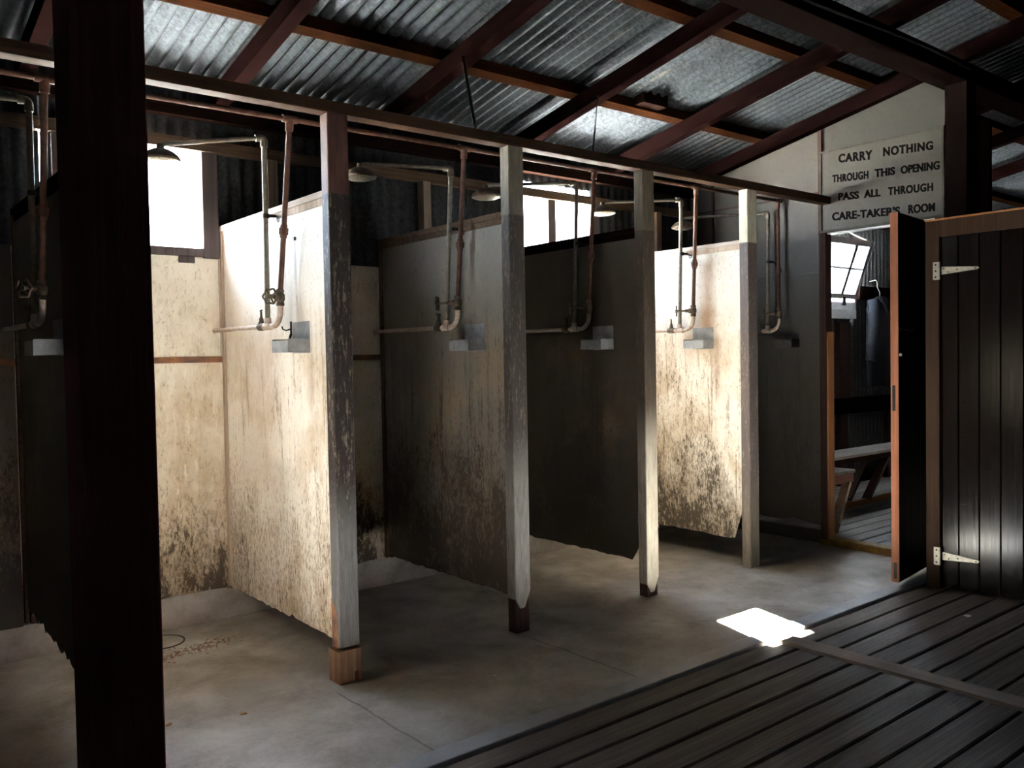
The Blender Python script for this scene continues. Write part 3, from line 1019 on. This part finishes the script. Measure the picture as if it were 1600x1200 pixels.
ROSE = [(0.25, 4.0, 2.40), (1.252, 4.0, 2.33), (2.29, 4.05, 2.385), (3.15, 4.08, 2.375), (4.15, 4.10, 2.375), (5.19, 4.28, 2.385)]
SHX = POST_X + [XE - 0.018]
SLAB = ['shower pipes on the dark far-left partition',
        'shower pipes on the brightly lit partition, valve wheel facing out',
        'shadowed shower pipes on the dim partition blackened below',
        'shower pipes lost in shadow on the almost black partition',
        'shower pipes with rust stains on the second bright partition',
        'shower pipes on the end wall left of the doorway']
for k, px in enumerate(SHX):
    f = px + 0.018                         # face of the partition
    xp = f - 0.055                         # pipes stand off the sheet
    root = thing('shower_pipework', (xp, 3.9, 1.57), SLAB[k], 'shower', 'showers, one in each stall')
    zt = 2.465 if k != 2 else 2.42
    yr = (3.91, 3.925, 3.80, 3.86, 3.87, 3.86)[k]
    yr0 = (3.93, 3.935, 3.87, 3.90, 3.895, 3.87)[k]
    zf = 1.572
    rx, ry, rz = ROSE[k]
    # riser to the elbow
    MB().tube([(xp, yr0, zf), (xp, yr, zt - 0.03)], 0.0125, 12).build('riser_pipe', M['greypipe'], root, smooth=True)
    el = MB()
    adir = (Vector((rx, ry, rz + 0.055)) - Vector((xp, yr, zt)))
    adir.normalize()
    el.tube([(xp, yr, zt - 0.045), (xp, yr, zt - 0.02)] + arc((xp, yr, zt), (0, 0, -0.018), tuple(adir * 0.018)) + [tuple(Vector((xp, yr, zt)) + adir * 0.04)], 0.017, 12)
    el.build('elbow', M['greypipe'], root, smooth=True)
    # arm to the rose
    arm = MB()
    e = Vector((rx, ry, rz + 0.055))
    s = Vector((xp, yr, zt)) + adir * 0.03
    arm.tube([s, e - adir * 0.03, e - adir * 0.01 + Vector((0, 0, -0.004)), e + Vector((0, 0, -0.02)), e + Vector((0, 0, -0.035))], 0.0105, 12)
    arm.build('shower_arm', M['greypipe'], root, smooth=True)
    ro = MB().lathe([(0.014, 0.055), (0.017, 0.036), (0.036, 0.030), (0.060, 0.018), (0.080, 0.000), (0.087, -0.012), (0.085, -0.020)],
                    Matrix.Translation((rx, ry, rz)), 32)
    rose = ro.build('shower_rose', M['brass'], root, smooth=True)
    MB().lathe([(0.084, -0.0205), (0.060, -0.029), (0.030, -0.033), (0.001, -0.034)], Matrix.Translation((rx, ry, rz)), 32).build('perforated_plate', M['rose'], rose, smooth=True)
    # drop pipe from the main, with union
    xm = xp
    yd0 = 3.555 + 0.005 * k
    yd1 = (3.78, 3.79, 3.76, 3.77, 3.775, 3.77)[k]
    zv = 1.70
    top = Vector((xp, 3.64 + (xp - 1.69) * 0.033, 2.487 + (xp - 1.69) * 0.0145))
    bot = Vector((xp, yd1, zv))
    MB().tube([top + (bot - top) * 0.066, bot], 0.0125, 12).build('drop_pipe', M['rustpipe'], root, smooth=True)
    te = MB()
    te.tube([top + Vector((-0.035, 0, 0)), top + Vector((0.035, 0, 0))], 0.017, 12)
    te.tube([top, top + (bot - top) * 0.065], 0.018, 12)
    te.build('tee_fitting', M['rustpipe'], main, smooth=True)
    un = MB()
    p = top + (bot - top) * 0.62
    dirv = (bot - top).normalized()
    un.tube([p - dirv * 0.03, p - dirv * 0.017, p - dirv * 0.015, p + dirv * 0.015, p + dirv * 0.017, p + dirv * 0.03],
            [0.017, 0.017, 0.023, 0.023, 0.017, 0.017], 8)
    un.build('union_nut', M['rustpipe'], root, smooth=True)
    # valve body with hand wheel towards the stall
    vb = MB()
    vb.lathe([(0.013, -0.04), (0.019, -0.038), (0.019, -0.026), (0.016, -0.022), (0.022, -0.01), (0.022, 0.012), (0.016, 0.022), (0.019, 0.026), (0.019, 0.036), (0.013, 0.04)],
             Matrix.Translation(bot), 14)
    wd = Vector((-0.8, -0.6, 0.0)).normalized() if k < 2 else Vector((-0.64, 0.76, 0.0)).normalized()
    sl = 0.0 if k < 2 else 0.022
    vb.tube([bot, bot + wd * 0.03, bot + wd * 0.032, bot + wd * 0.055], [0.017, 0.017, 0.012, 0.011], 10)
    vb.tube([bot + wd * 0.05, bot + wd * (0.095 + sl)], 0.006, 8)
    val = vb.build('valve', M['brass'], root, smooth=True)
    hw = MB()
    hc = bot + wd * (0.09 + sl)
    q = wd.to_track_quat('Z', 'Y').to_matrix()
    ring = []
    for i in range(24):
        a = 2 * PI * i / 24
        rr = 0.034 + 0.004 * math.cos(6 * a)
        ring.append(hc + q @ Vector((rr * math.cos(a), rr * math.sin(a), 0)))
    hw.tube(ring, 0.0048, 8, closed=True)
    for i in range(4):
        a = 2 * PI * i / 4 + 0.5
        hw.tube([hc, hc + q @ Vector((0.033 * math.cos(a), 0.033 * math.sin(a), 0))], 0.004, 6)
    hw.tube([hc - wd * 0.008, hc + wd * 0.008], 0.011, 8)
    hw.build('handwheel', M['brass'], val, smooth=True)
    # bend from valve to the tee under the riser
    by = yr0
    bd = MB()
    bd.tube([bot + Vector((0, 0, -0.03)), bot + Vector((0, 0, -0.055))] +
            [Vector((xp, yd1 + 0.075 * (1 - math.cos(t)), zf + 0.075 - 0.075 * math.sin(t))) for t in [PI / 2 * i / 8 for i in range(9)]] +
            [Vector((xp, by - 0.02, zf))], 0.0135, 12)
    bd.build('bend', M['whitepipe'], root, smooth=True)
    tf = MB()
    tf.tube([(xp, by - 0.032, zf), (xp, by - 0.026, zf), (xp, by + 0.026, zf), (xp, by + 0.032, zf)], [0.019, 0.017, 0.017, 0.019], 12)
    tf.tube([(xp, by, zf), (xp, by, zf + 0.04)], 0.017, 12)
    tf.build('tee_fitting', M['whitepipe'], root, smooth=True)
    # cold feed to the back wall and its stopcock
    MB().tube([(xp, by + 0.02, zf), (xp, YB - 0.0085, zf + 0.004)], 0.0115, 12).build('feed_pipe', M['whitepipe'], root, smooth=True)
    sc = MB()
    ys = by + 0.075
    sc.tube([(xp, ys - 0.028, zf), (xp, ys - 0.02, zf), (xp, ys + 0.02, zf), (xp, ys + 0.028, zf)], [0.017, 0.019, 0.019, 0.016], 12)
    sc.lathe([(0.014, 0.0), (0.016, 0.02), (0.011, 0.028), (0.011, 0.04), (0.006, 0.048), (0.005, 0.075)], Matrix.Translation((xp, ys, zf)), 12)
    cock = sc.build('stopcock', M['brass'], root, smooth=True)
    tk = MB()
    if k == 1:
        tk.tube([(xp - 0.006, ys, zf + 0.076), (xp + 0.006, ys, zf + 0.082)], 0.004, 8)
    else:
        tk.tube([(xp - 0.025, ys - 0.02, zf + 0.076), (xp + 0.025, ys + 0.02, zf + 0.076)], 0.005, 8)
    tk.build('tee_handle', M['brass'], cock, smooth=True)
    # bracket holding the riser to the top of the partition
    br = MB()
    br.bar((xp, yr - 0.002, 2.097), (f - 0.0075 if k < 5 else f - 0.006, yr - 0.012, 2.097), 0.006, 0.014)
    br.tube([(xp - 0.0, yr, 2.085), (xp - 0.0, yr, 2.105)], 0.0165, 10)
    ringp = [(f - 0.012, yr - 0.04 + 0.010 * math.cos(2 * PI * i / 12), 2.075 + 0.010 * math.sin(2 * PI * i / 12)) for i in range(12)]
    br.tube(ringp, 0.0028, 6, closed=True)
    br.bar((f - 0.014, yr - 0.035, 2.083), (f - 0.014, yr - 0.015, 2.10), 0.006, 0.006)
    br.build('pipe_bracket', M['blackiron'], root)

# ---- soap dishes
DLAB = ['sheet metal soap dish on the dark far-left partition', 'galvanised soap dish on the brightly lit partition',
        'shadowed soap dish on the dim partition blackened below', 'soap dish barely visible on the almost black partition',
        'pale galvanised soap dish on the second bright partition', 'dark rusty soap dish on the end wall left of the doorway']
for k, px in enumerate(SHX):
    f = px + 0.018 + (0.0045 if k == 5 else 0)
    yc0 = (3.70, 3.605, 3.60, 3.62, 3.652, 3.635)[k]
    root = thing('soap_dish', (f, yc0, 1.44), DLAB[k], 'soap dish', 'soap dishes, one in each stall')
    mm = M['galv'] if k != 5 else M['rustydish']
    y0, y1 = yc0, yc0 + 0.172
    MB().box(f - 0.002, f, y0, y1, 1.44, 1.585).build('back_plate', mm, root)
    t = MB()
    xo = f - 0.105
    for (a, b, c, d, e, g) in ((xo, f, y0, y1, 1.444, 1.446), (xo - 0.002, xo, y0, y1, 1.444, 1.498),
                               (xo, f - 0.002, y0, y0 + 0.002, 1.444, 1.505), (xo, f - 0.002, y1 - 0.002, y1, 1.444, 1.505)):
        t.box(a, b, c, d, e, g)
    t.build('tray', mm, root)
    if k == 1:
        hk = MB()
        hk.box(f - 0.004, f, y1 + 0.012, y1 + 0.026, 1.525, 1.59)
        hk.tube([(f - 0.002, y1 + 0.019, 1.555), (f - 0.022, y1 + 0.030, 1.548), (f - 0.034, y1 + 0.04, 1.555), (f - 0.036, y1 + 0.042, 1.568)], 0.0035, 8)
        hk.tube([(f - 0.003, y1 + 0.019, 1.53), (f - 0.012, y1 + 0.012, 1.512)], 0.006, 8)
        o = hk.build('wall_hook', M['blackiron'], smooth=True, loc=(f, y1 + 0.02, 1.55))
        tag(o, 'small black iron hook beside the soap dish on the bright partition', 'hook')

# ---- hanging straps from the rafters to the header rail
for a, b, w, lab in (((2.690, 3.66, 2.975), (2.600, 3.434, 2.505), 0.020, 'flat metal strap hanging from the rafter above the second stall'),
                     ((3.719, 3.70, 2.965), (3.40, 3.434, 2.505), 0.010, 'twisted thin strap hanging between the second and third posts')):
    a = Vector(a); b = Vector(b)
    m = MB()
    pr = None
    vs = []; n = 10
    for i in range(n + 1):
        t = i / n
        p = a + (b - a) * t
        ang = (0.2 if w > 0.015 else 2.6 * t)
        s = Vector((math.cos(ang), math.sin(ang), 0)) * w / 2
        nrm = Vector((-math.sin(ang), math.cos(ang), 0)) * 0.0015
        vs += [p - s - nrm, p + s - nrm, p + s + nrm, p - s + nrm]
    fs = [(0, 1, 2, 3), tuple(n * 4 + q for q in (3, 2, 1, 0))]
    for i in range(n):
        for q in range(4):
            q2 = (q + 1) % 4
            fs.append((i * 4 + q, i * 4 + q2, (i + 1) * 4 + q2, (i + 1) * 4 + q))
    m.add(vs, fs)
    o = m.build('hanging_strap', M['blackiron'], loc=tuple(a))
    tag(o, lab, 'strap')

# dark wooden box fixed on a purlin
o = MB().box(4.23, 4.46, 3.79, 3.878, 3.035, 3.14).build('wooden_box', M['timber_x'], bevel=0.003, loc=(4.35, 3.83, 3.03))
tag(o, 'dark box fixed to the purlin between the third and fourth rafters', 'box')

# ================================================================== SIGN
XS = XE - 0.024
sy0, sy1, sz0, sz1 = 2.560, 3.442, 2.262, 2.846
sign = thing('sign', (XS, 3.01, sz0), 'cream notice board with black hand-painted capitals over the doorway', 'sign')
MB().box(XS, XS + 0.012, sy0, sy1, sz0, sz1).build('board', M['signboard'], sign)
fr = MB()
for (a, b, c, d) in ((sy0, sy1, sz1 - 0.016, sz1), (sy0, sy1, sz0, sz0 + 0.016), (sy0, sy0 + 0.016, sz0 + 0.016, sz1 - 0.016), (sy1 - 0.016, sy1, sz0 + 0.016, sz1 - 0.016)):
    fr.box(XS - 0.008, XS, a, b, c, d)
fr.build('frame', M['signframe'], sign, bevel=0.002)
WORDS = [('CARRY', 3.294, 3.044, 2.744, 2.802, 2.72, 2.783),
         ('NOTHING', 2.967, 2.633, 2.726, 2.785, 2.706, 2.761),
         ('THROUGH', 3.342, 3.074, 2.611, 2.664, 2.594, 2.648),
         ('THIS', 3.027, 2.887, 2.594, 2.649, 2.589, 2.64),
         ('OPENING', 2.845, 2.591, 2.586, 2.638, 2.571, 2.625),
         ('PASS', 3.297, 3.145, 2.477, 2.53, 2.468, 2.519),
         ('ALL', 3.106, 2.989, 2.466, 2.52, 2.46, 2.511),
         ('THROUGH', 2.933, 2.633, 2.457, 2.511, 2.44, 2.492),
         ("CARE-TAKER'S", 3.346, 2.854, 2.342, 2.398, 2.316, 2.37),
         ('ROOM', 2.795, 2.621, 2.314, 2.371, 2.307, 2.36)]
for txt, ya, yb, za0, za1, zb0, zb1 in WORDS:
    cu = bpy.data.curves.new('lettering', 'FONT')
    cu.body = txt
    cu.size = 0.1
    cu.offset = 0.0034
    cu.extrude = 0.0
    cu.space_character = 1.15 if txt in ('CARRY', 'NOTHING', 'THROUGH') else 1.05
    to = bpy.data.objects.new('lettering_tmp', cu)
    COL.objects.link(to)
    bpy.context.view_layer.update()
    me = bpy.data.meshes.new_from_object(to.evaluated_get(bpy.context.evaluated_depsgraph_get()))
    bpy.data.objects.remove(to)
    xs_ = [v.co.x for v in me.vertices]
    ax, bx_ = min(xs_), max(xs_)
    caps = 0.0735                              # capital height of the built-in font at size 0.1
    for v in me.vertices:
        u = (v.co.x - ax) / (bx_ - ax)
        w = (v.co.y + 0.002) / caps
        yy = ya + (yb - ya) * u
        zl = za0 + (zb0 - za0) * u
        zh = za1 + (zb1 - za1) * u
        v.co = (XS - 0.0012 - sign.location.x, yy - sign.location.y, zl + (zh - zl) * w - sign.location.z)
    # brush-thick strokes: the same word laid over itself a couple of millimetres to each side
    vv = [tuple(v.co) for v in me.vertices]
    ff = [tuple(p.vertices) for p in me.polygons]
    nv = len(vv)
    va = [(x - 0.0003 * q, y + d, z) for q, d in enumerate((-0.0017, 0.0, 0.0017)) for x, y, z in vv]
    fa = [tuple(i + q * nv for i in f) for q in range(3) for f in ff]
    me = bpy.data.meshes.new('lettering')
    me.from_pydata(va, [], fa)
    me.materials.append(M['ink'])
    o = bpy.data.objects.new('lettering', me)
    COL.objects.link(o)
    o.parent = sign

# ================================================================== CARETAKER'S ROOM
# hopper window
FZ = 0.05
wfz = MB()
x0, x1, z0, z1 = W3
wfz.box(x0 - 0.05, x0, YB - 0.01, YB + 0.05, z0, z1 + 0.05)
wfz.box(x1, x1 + 0.04, YB - 0.005, YB + 0.05, z0, z1 + 0.05)
wfz.box(x0, x1, YB - 0.01, YB + 0.05, z1, z1 + 0.05)
win3 = struct(wfz.build('window_3', M['frame'], bevel=0.003), 'white hopper window tilted inwards in the next room')
MB().box(x0, x1 - 0.012, YB - 0.03, YB + 0.05, z0, z0 + 0.085).build('sill_board', M['whiteframe'], win3)
MB().box(x0, x1 - 0.012, YB - 0.025, YB + 0.04, z0 + 0.087, z0 + 0.165).build('sill_board', M['whiteframe'], win3)
zb_ = 1.935
zt_ = 2.50
tilt = 0.20
sash = MB()


def sp(x, t):                      # point on the tilted sash plane, t 0..1 from bottom to top
    return Vector((x, YB - 0.035 - tilt * t, zb_ + (zt_ - zb_) * t))


nrm = Vector((0, -(zt_ - zb_), -tilt)).normalized()


def sbar(mb, xa, xb, ta, tb, d=0.03, off=0.0):
    vs = []
    for s in (off, off + d):
        for x, t in ((xa, ta), (xb, ta), (xb, tb), (xa, tb)):
            vs.append(sp(x, t) - nrm * s)
    mb.add(vs, [(0, 1, 2, 3), (7, 6, 5, 4), (0, 4, 5, 1), (1, 5, 6, 2), (2, 6, 7, 3), (3, 7, 4, 0)])


sbar(sash, x0 + 0.02, x1 - 0.02, 0.0, 0.085)
sbar(sash, x0 + 0.02, x1 - 0.02, 0.90, 1.0)
sbar(sash, x0 + 0.02, x0 + 0.07, 0.085, 0.90)
sbar(sash, x1 - 0.075, x1 - 0.02, 0.085, 0.90)
sbar(sash, 7.985, 8.035, 0.085, 0.90)
sbar(sash, x0 + 0.07, x1 - 0.075, 0.50, 0.528)
sh = sash.build('sash', M['whiteframe'], win3, bevel=0.002)
pn = MB(); sbar(pn, x0 + 0.07, x1 - 0.075, 0.085, 0.90, 0.003, 0.014)
pn.build('pane', M['dusty_glass'], sh)
MB().box(8.03, 8.09, YB - 0.045, YB - 0.028, zb_ - 0.065, zb_ + 0.02).build('catch', M['blackiron'], win3)
ch = MB().tube([sp(x1 - 0.10, 0.99) - nrm * 0.015, (x1 - 0.16, YB - 0.12, 2.56), (x1 - 0.20, YB - 0.005, 2.64)], 0.006, 6)
ch.build('stay_chain', M['greypipe'], win3, smooth=True)

# rails on the far wall
for z0_, z1_, xa, xb, lab in ((1.94, 2.08, 8.40, 9.6, 'dark peg board on the iron wall above the hanging coat'),
                              (0.775, 0.935, 6.2, 10.6, 'dark wide rail along the iron wall above the long bench')):
    o = MB().box(xa, xb, YB - 0.02, YB + 0.028, z0_, z1_).build('wall_rail', M['timber_x'], bevel=0.002, loc=(8.5, YB, z0_))
    tag(o, lab, 'rail')
for sx in (8.02, 8.95):
    struct_stud = MB().box(sx, sx + 0.14, YB - 0.02, YB + 0.028, 0.05, 0.775).build('stud', M['timber_z'], wall_back)
MB().box(8.02, 8.22, YB - 0.02, YB + 0.028, 0.935, 1.70).build('stud', M['timber_z'], wall_back)


def bench(root, x0, x1, y0, y1, zt, apron, braces, along, top_m, ap_m, br_m):
    w = (y1 - y0) / 3 if along == 'X' else (x1 - x0) / 3
    for i in range(3):
        if along == 'X':
            MB().box(x0, x1, y0 + i * w + 0.002, y0 + (i + 1) * w - 0.002, zt - 0.025, zt).build('seat_plank', top_m, root, bevel=0.003)
        else:
            MB().box(x0 + i * w + 0.002, x0 + (i + 1) * w - 0.002, y0, y1, zt - 0.025, zt).build('seat_plank', top_m, root, bevel=0.003)


# long bench under the window wall
b2 = thing('wall_bench', (7.8, 4.0, FZ), 'long plain bench along the iron wall of the next room', 'bench')
bench(b2, 6.35, 9.8, 3.85, 4.15, 0.525, 0, 0, 'X', M['benchtop'], None, None)
MB().box(6.35, 9.8, 3.87, 3.895, 0.45, 0.499).build('apron', M['timber_x'], b2)
MB().box(6.35, 9.8, 3.925, 3.965, FZ, FZ + 0.05).build('foot_rail', M['orangejamb'], b2)
for xx in (7.25, 8.6):
    m = MB().bar((xx, 3.945, FZ + 0.04), (xx + 0.42, 3.945, 0.50), 0.03, 0.07, (0, 1, 0)); m.build('leg', M['timber_z'], b2)
    m = MB().bar((xx, 4.12, FZ + 0.02), (xx + 0.42, 4.12, 0.50), 0.03, 0.07, (0, 1, 0)); m.build('leg', M['timber_z'], b2)
for xx in (6.5, 9.6):
    MB().box(xx, xx + 0.06, 4.07, 4.13, FZ, 0.50).build('leg', M['timber_z'], b2)
    MB().box(xx, xx + 0.06, 3.93, 3.96, FZ + 0.05, 0.50).build('leg', M['timber_z'], b2)
# short bench against the back of the end wall
b1 = thing('short_bench', (6.0, 3.8, FZ), 'pale-topped bench with a slanted leg just inside the doorway', 'bench')
bench(b1, 5.82, 6.215, 3.465, 4.45, 0.50, 0, 0, 'Y', M['benchtop'], None, None)
MB().box(5.84, 6.205, 3.475, 3.50, 0.405, 0.474).build('apron', M['bencred'], b1)
MB().box(5.84, 6.205, 4.40, 4.425, 0.405, 0.474).build('apron', M['bencred'], b1)
MB().bar((5.93, 3.4875, FZ), (6.13, 3.4875, 0.41), 0.028, 0.065, (0, 1, 0)).build('leg', M['bench'], b1)
MB().bar((5.93, 4.4125, FZ), (6.13, 4.4125, 0.41), 0.028, 0.065, (0, 1, 0)).build('leg', M['bench'], b1)
MB().box(5.84, 5.90, 3.50, 4.40, 0.40, 0.474).build('back_bearer', M['bencred'], b1)

# coat on a hanger
cx, cyy = 8.70, YB - 0.09
hg = MB()
hg.tube([(cx - 0.12, cyy + 0.062, 2.13), (cx - 0.12, cyy - 0.005, 2.14), (cx - 0.12, cyy - 0.02, 2.12), (cx - 0.1, cyy - 0.01, 2.07), (cx - 0.02, cyy + 0.005, 2.02), (cx - 0.02, cyy + 0.005, 1.95)], 0.004, 6)
hg.tube([(cx - 0.12, cyy + 0.005, 1.90), (cx - 0.02, cyy + 0.005, 1.950), (cx + 0.08, cyy + 0.005, 1.90)], 0.005, 6)
o = hg.build('coat_hanger', M['hinge'], smooth=True, loc=(cx, cyy, 2.0))
tag(o, 'wire hanger hooked on the peg board in the next room', 'hanger')
ct = MB()
rows = 22; nn = 40
vs = []
for i in range(rows + 1):
    t = i / rows
    z = 1.975 - 0.93 * t
    wdt = 0.07 + 0.21 * min(1, (t / 0.12) ** 0.6) + 0.02 * t
    dpt = 0.03 + 0.025 * min(1, t / 0.1)
    for j in range(nn):
        a = 2 * PI * j / nn
        fold = 1 + (0.05 + 0.22 * t) * 0.5 * math.sin(7 * a + 1.3 * math.sin(2.0 * t)) + 0.05 * math.sin(13 * a + 5 * t)
        vs.append((cx + wdt * math.cos(a), cyy + dpt * math.sin(a) * fold, z + (0.012 * math.sin(5 * a) if i == rows else 0)))
fs = []
for i in range(rows):
    for j in range(nn):
        j2 = (j + 1) % nn
        fs.append((i * nn + j, i * nn + j2, (i + 1) * nn + j2, (i + 1) * nn + j))
ct.add(vs, fs)
coat = thing('coat', (cx, cyy, 1.05), 'dark navy coat hanging on the iron wall seen through the doorway', 'coat')
ct.build('body', M['coat'], coat, smooth=True)
for s in (-1, 1):
    m = MB()
    pts = [(cx + s * (0.20 + 0.07 * t), cyy - 0.02 - 0.02 * math.sin(3 * t), 1.93 - 0.62 * t) for t in [i / 10 for i in range(11)]]
    m.tube(pts, [0.05 + 0.018 * math.sin(PI * min(1, i / 10 + 0.1)) for i in range(11)], 14)
    m.build('sleeve', M['coat'], coat, smooth=True)
m = MB()
m.tube([(cx - 0.09, cyy - 0.02, 1.95), (cx - 0.05, cyy - 0.055, 1.90), (cx, cyy - 0.068, 1.80), (cx + 0.05, cyy - 0.055, 1.90), (cx + 0.09, cyy - 0.02, 1.95)], 0.018, 10)
m.build('collar', M['coat'], coat, smooth=True)

# ================================================================== FLOOR ITEMS
# batten over the board joints
m = MB()
m.prism([(3.600, -0.004), (3.606, 0.010), (3.716, 0.010), (3.722, -0.004)], 'Y', -3.6, 2.44)
o = m.build('floor_batten', M['batten'], loc=(3.66, 1.5, 0))
tag(o, 'worn pale batten nailed across the joint of the floor boards', 'batten')
# drain cover
dr = MB().lathe([(0.115, -0.002), (0.115, 0.004), (0.108, 0.005), (0.106, 0.0015), (0.001, 0.0015)], Matrix.Translation((1.32, 4.48, 0)), 32)
drain = thing('drain_cover', (1.32, 4.48, 0), 'round drain cover in the concrete of the first bright stall', 'drain')
MB().lathe([(0.116, -0.002), (0.116, 0.0035), (0.108, 0.0035), (0.108, -0.002)], Matrix.Translation((1.33, 4.47, 0)), 36).build('rim', M['blackiron'], drain)
MB().lathe([(0.107, -0.001), (0.107, 0.002), (0.001, 0.0025)], Matrix.Translation((1.33, 4.47, 0)), 36).build('lid', M['concrete'], drain)
# scraps
def scrap(name, x, y, z, s, mat, lab, cat, seed, group=None):
    r = random.Random(seed)
    m = MB()
    n = 9
    top = []; bot = []
    for i in range(n):
        a = 2 * PI * i / n
        rr = s * r.uniform(0.55, 1.0)
        top.append((x + rr * math.cos(a) * 1.4, y + rr * math.sin(a), z + r.uniform(0.002, 0.006)))
        bot.append((x + rr * math.cos(a) * 1.4, y + rr * math.sin(a), z))
    vs = top + bot + [(x, y, z + 0.008)]
    fs = [(i, (i + 1) % n, 2 * n) for i in range(n)] + [(i, i + n, (i + 1) % n + n, (i + 1) % n) for i in range(n)] + [tuple(range(n, 2 * n))]
    m.add(vs, fs)
    o = m.build(name, mat, loc=(x, y, z))
    tag(o, lab, cat, group)


scrap('paper_scrap', 4.696, 1.993, -0.004, 0.022, M['paper'], 'torn white scrap on the boards in front of the plank door', 'scrap', 1)
scrap('paper_chip', 2.30, 2.98, 0.0, 0.006, M['paper'], 'tiny white chip on the dark concrete before the second and third posts', 'scrap', 2)
scrap('paper_chip', 1.70, 3.02, 0.0, 0.007, M['paper'], 'tiny white chip on the concrete before the wooden block', 'scrap', 3)
scrap('dry_leaf', 1.30, 3.33, 0.0, 0.012, M['leaf'], 'curled brown leaf bit on the pale concrete right of the near-black post', 'leaf', 4)
scrap('dry_leaf', 1.04, 3.42, 0.0, 0.010, M['leaf'], 'curled brown leaf bit on the concrete at the edge of the near-black post', 'leaf', 5)
# low broken stone behind the end-wall sheet
scrap('broken_stone', 5.66, 4.18, 0.0, 0.05, M['concrete'], 'pale broken lump at the foot of the end wall', 'rubble', 6)

# loose rust-red grit washed up beside the drain: one uncountable scatter
rg = random.Random(77)
m = MB()
for i in range(260):
    t = rg.random()
    gx = 1.20 + 0.42 * t + rg.gauss(0, 0.035)
    gy = 4.20 + 0.10 * t + rg.gauss(0, 0.035)
    sz = rg.uniform(0.002, 0.006)
    ang = rg.uniform(0, PI)
    c, q = math.cos(ang) * sz, math.sin(ang) * sz
    m.add([(gx + c * 2, gy + q * 2, 0.0), (gx - q, gy + c, 0.0), (gx - c * 2, gy - q * 2, 0.0), (gx + q, gy - c, 0.0), (gx, gy, 0.003)],
          [(0, 1, 4), (1, 2, 4), (2, 3, 4), (3, 0, 4), (3, 2, 1, 0)])
o = m.build('grit', M['dirt'], loc=(1.4, 4.25, 0))
tag(o, 'rust-red grit strewn beside the round drain cover', 'grit', kind='stuff')
# dark disc standing for the small hole in the bright partition beside the drop pipe
o = MB().tube([(1.763 - 0.010, 3.732, 1.97), (1.763, 3.732, 1.97)], 0.009, 12).build('hole', M['blackiron'], loc=(1.763, 3.732, 1.97))
tag(o, 'small dark hole in the bright partition above a dark run mark', 'hole')
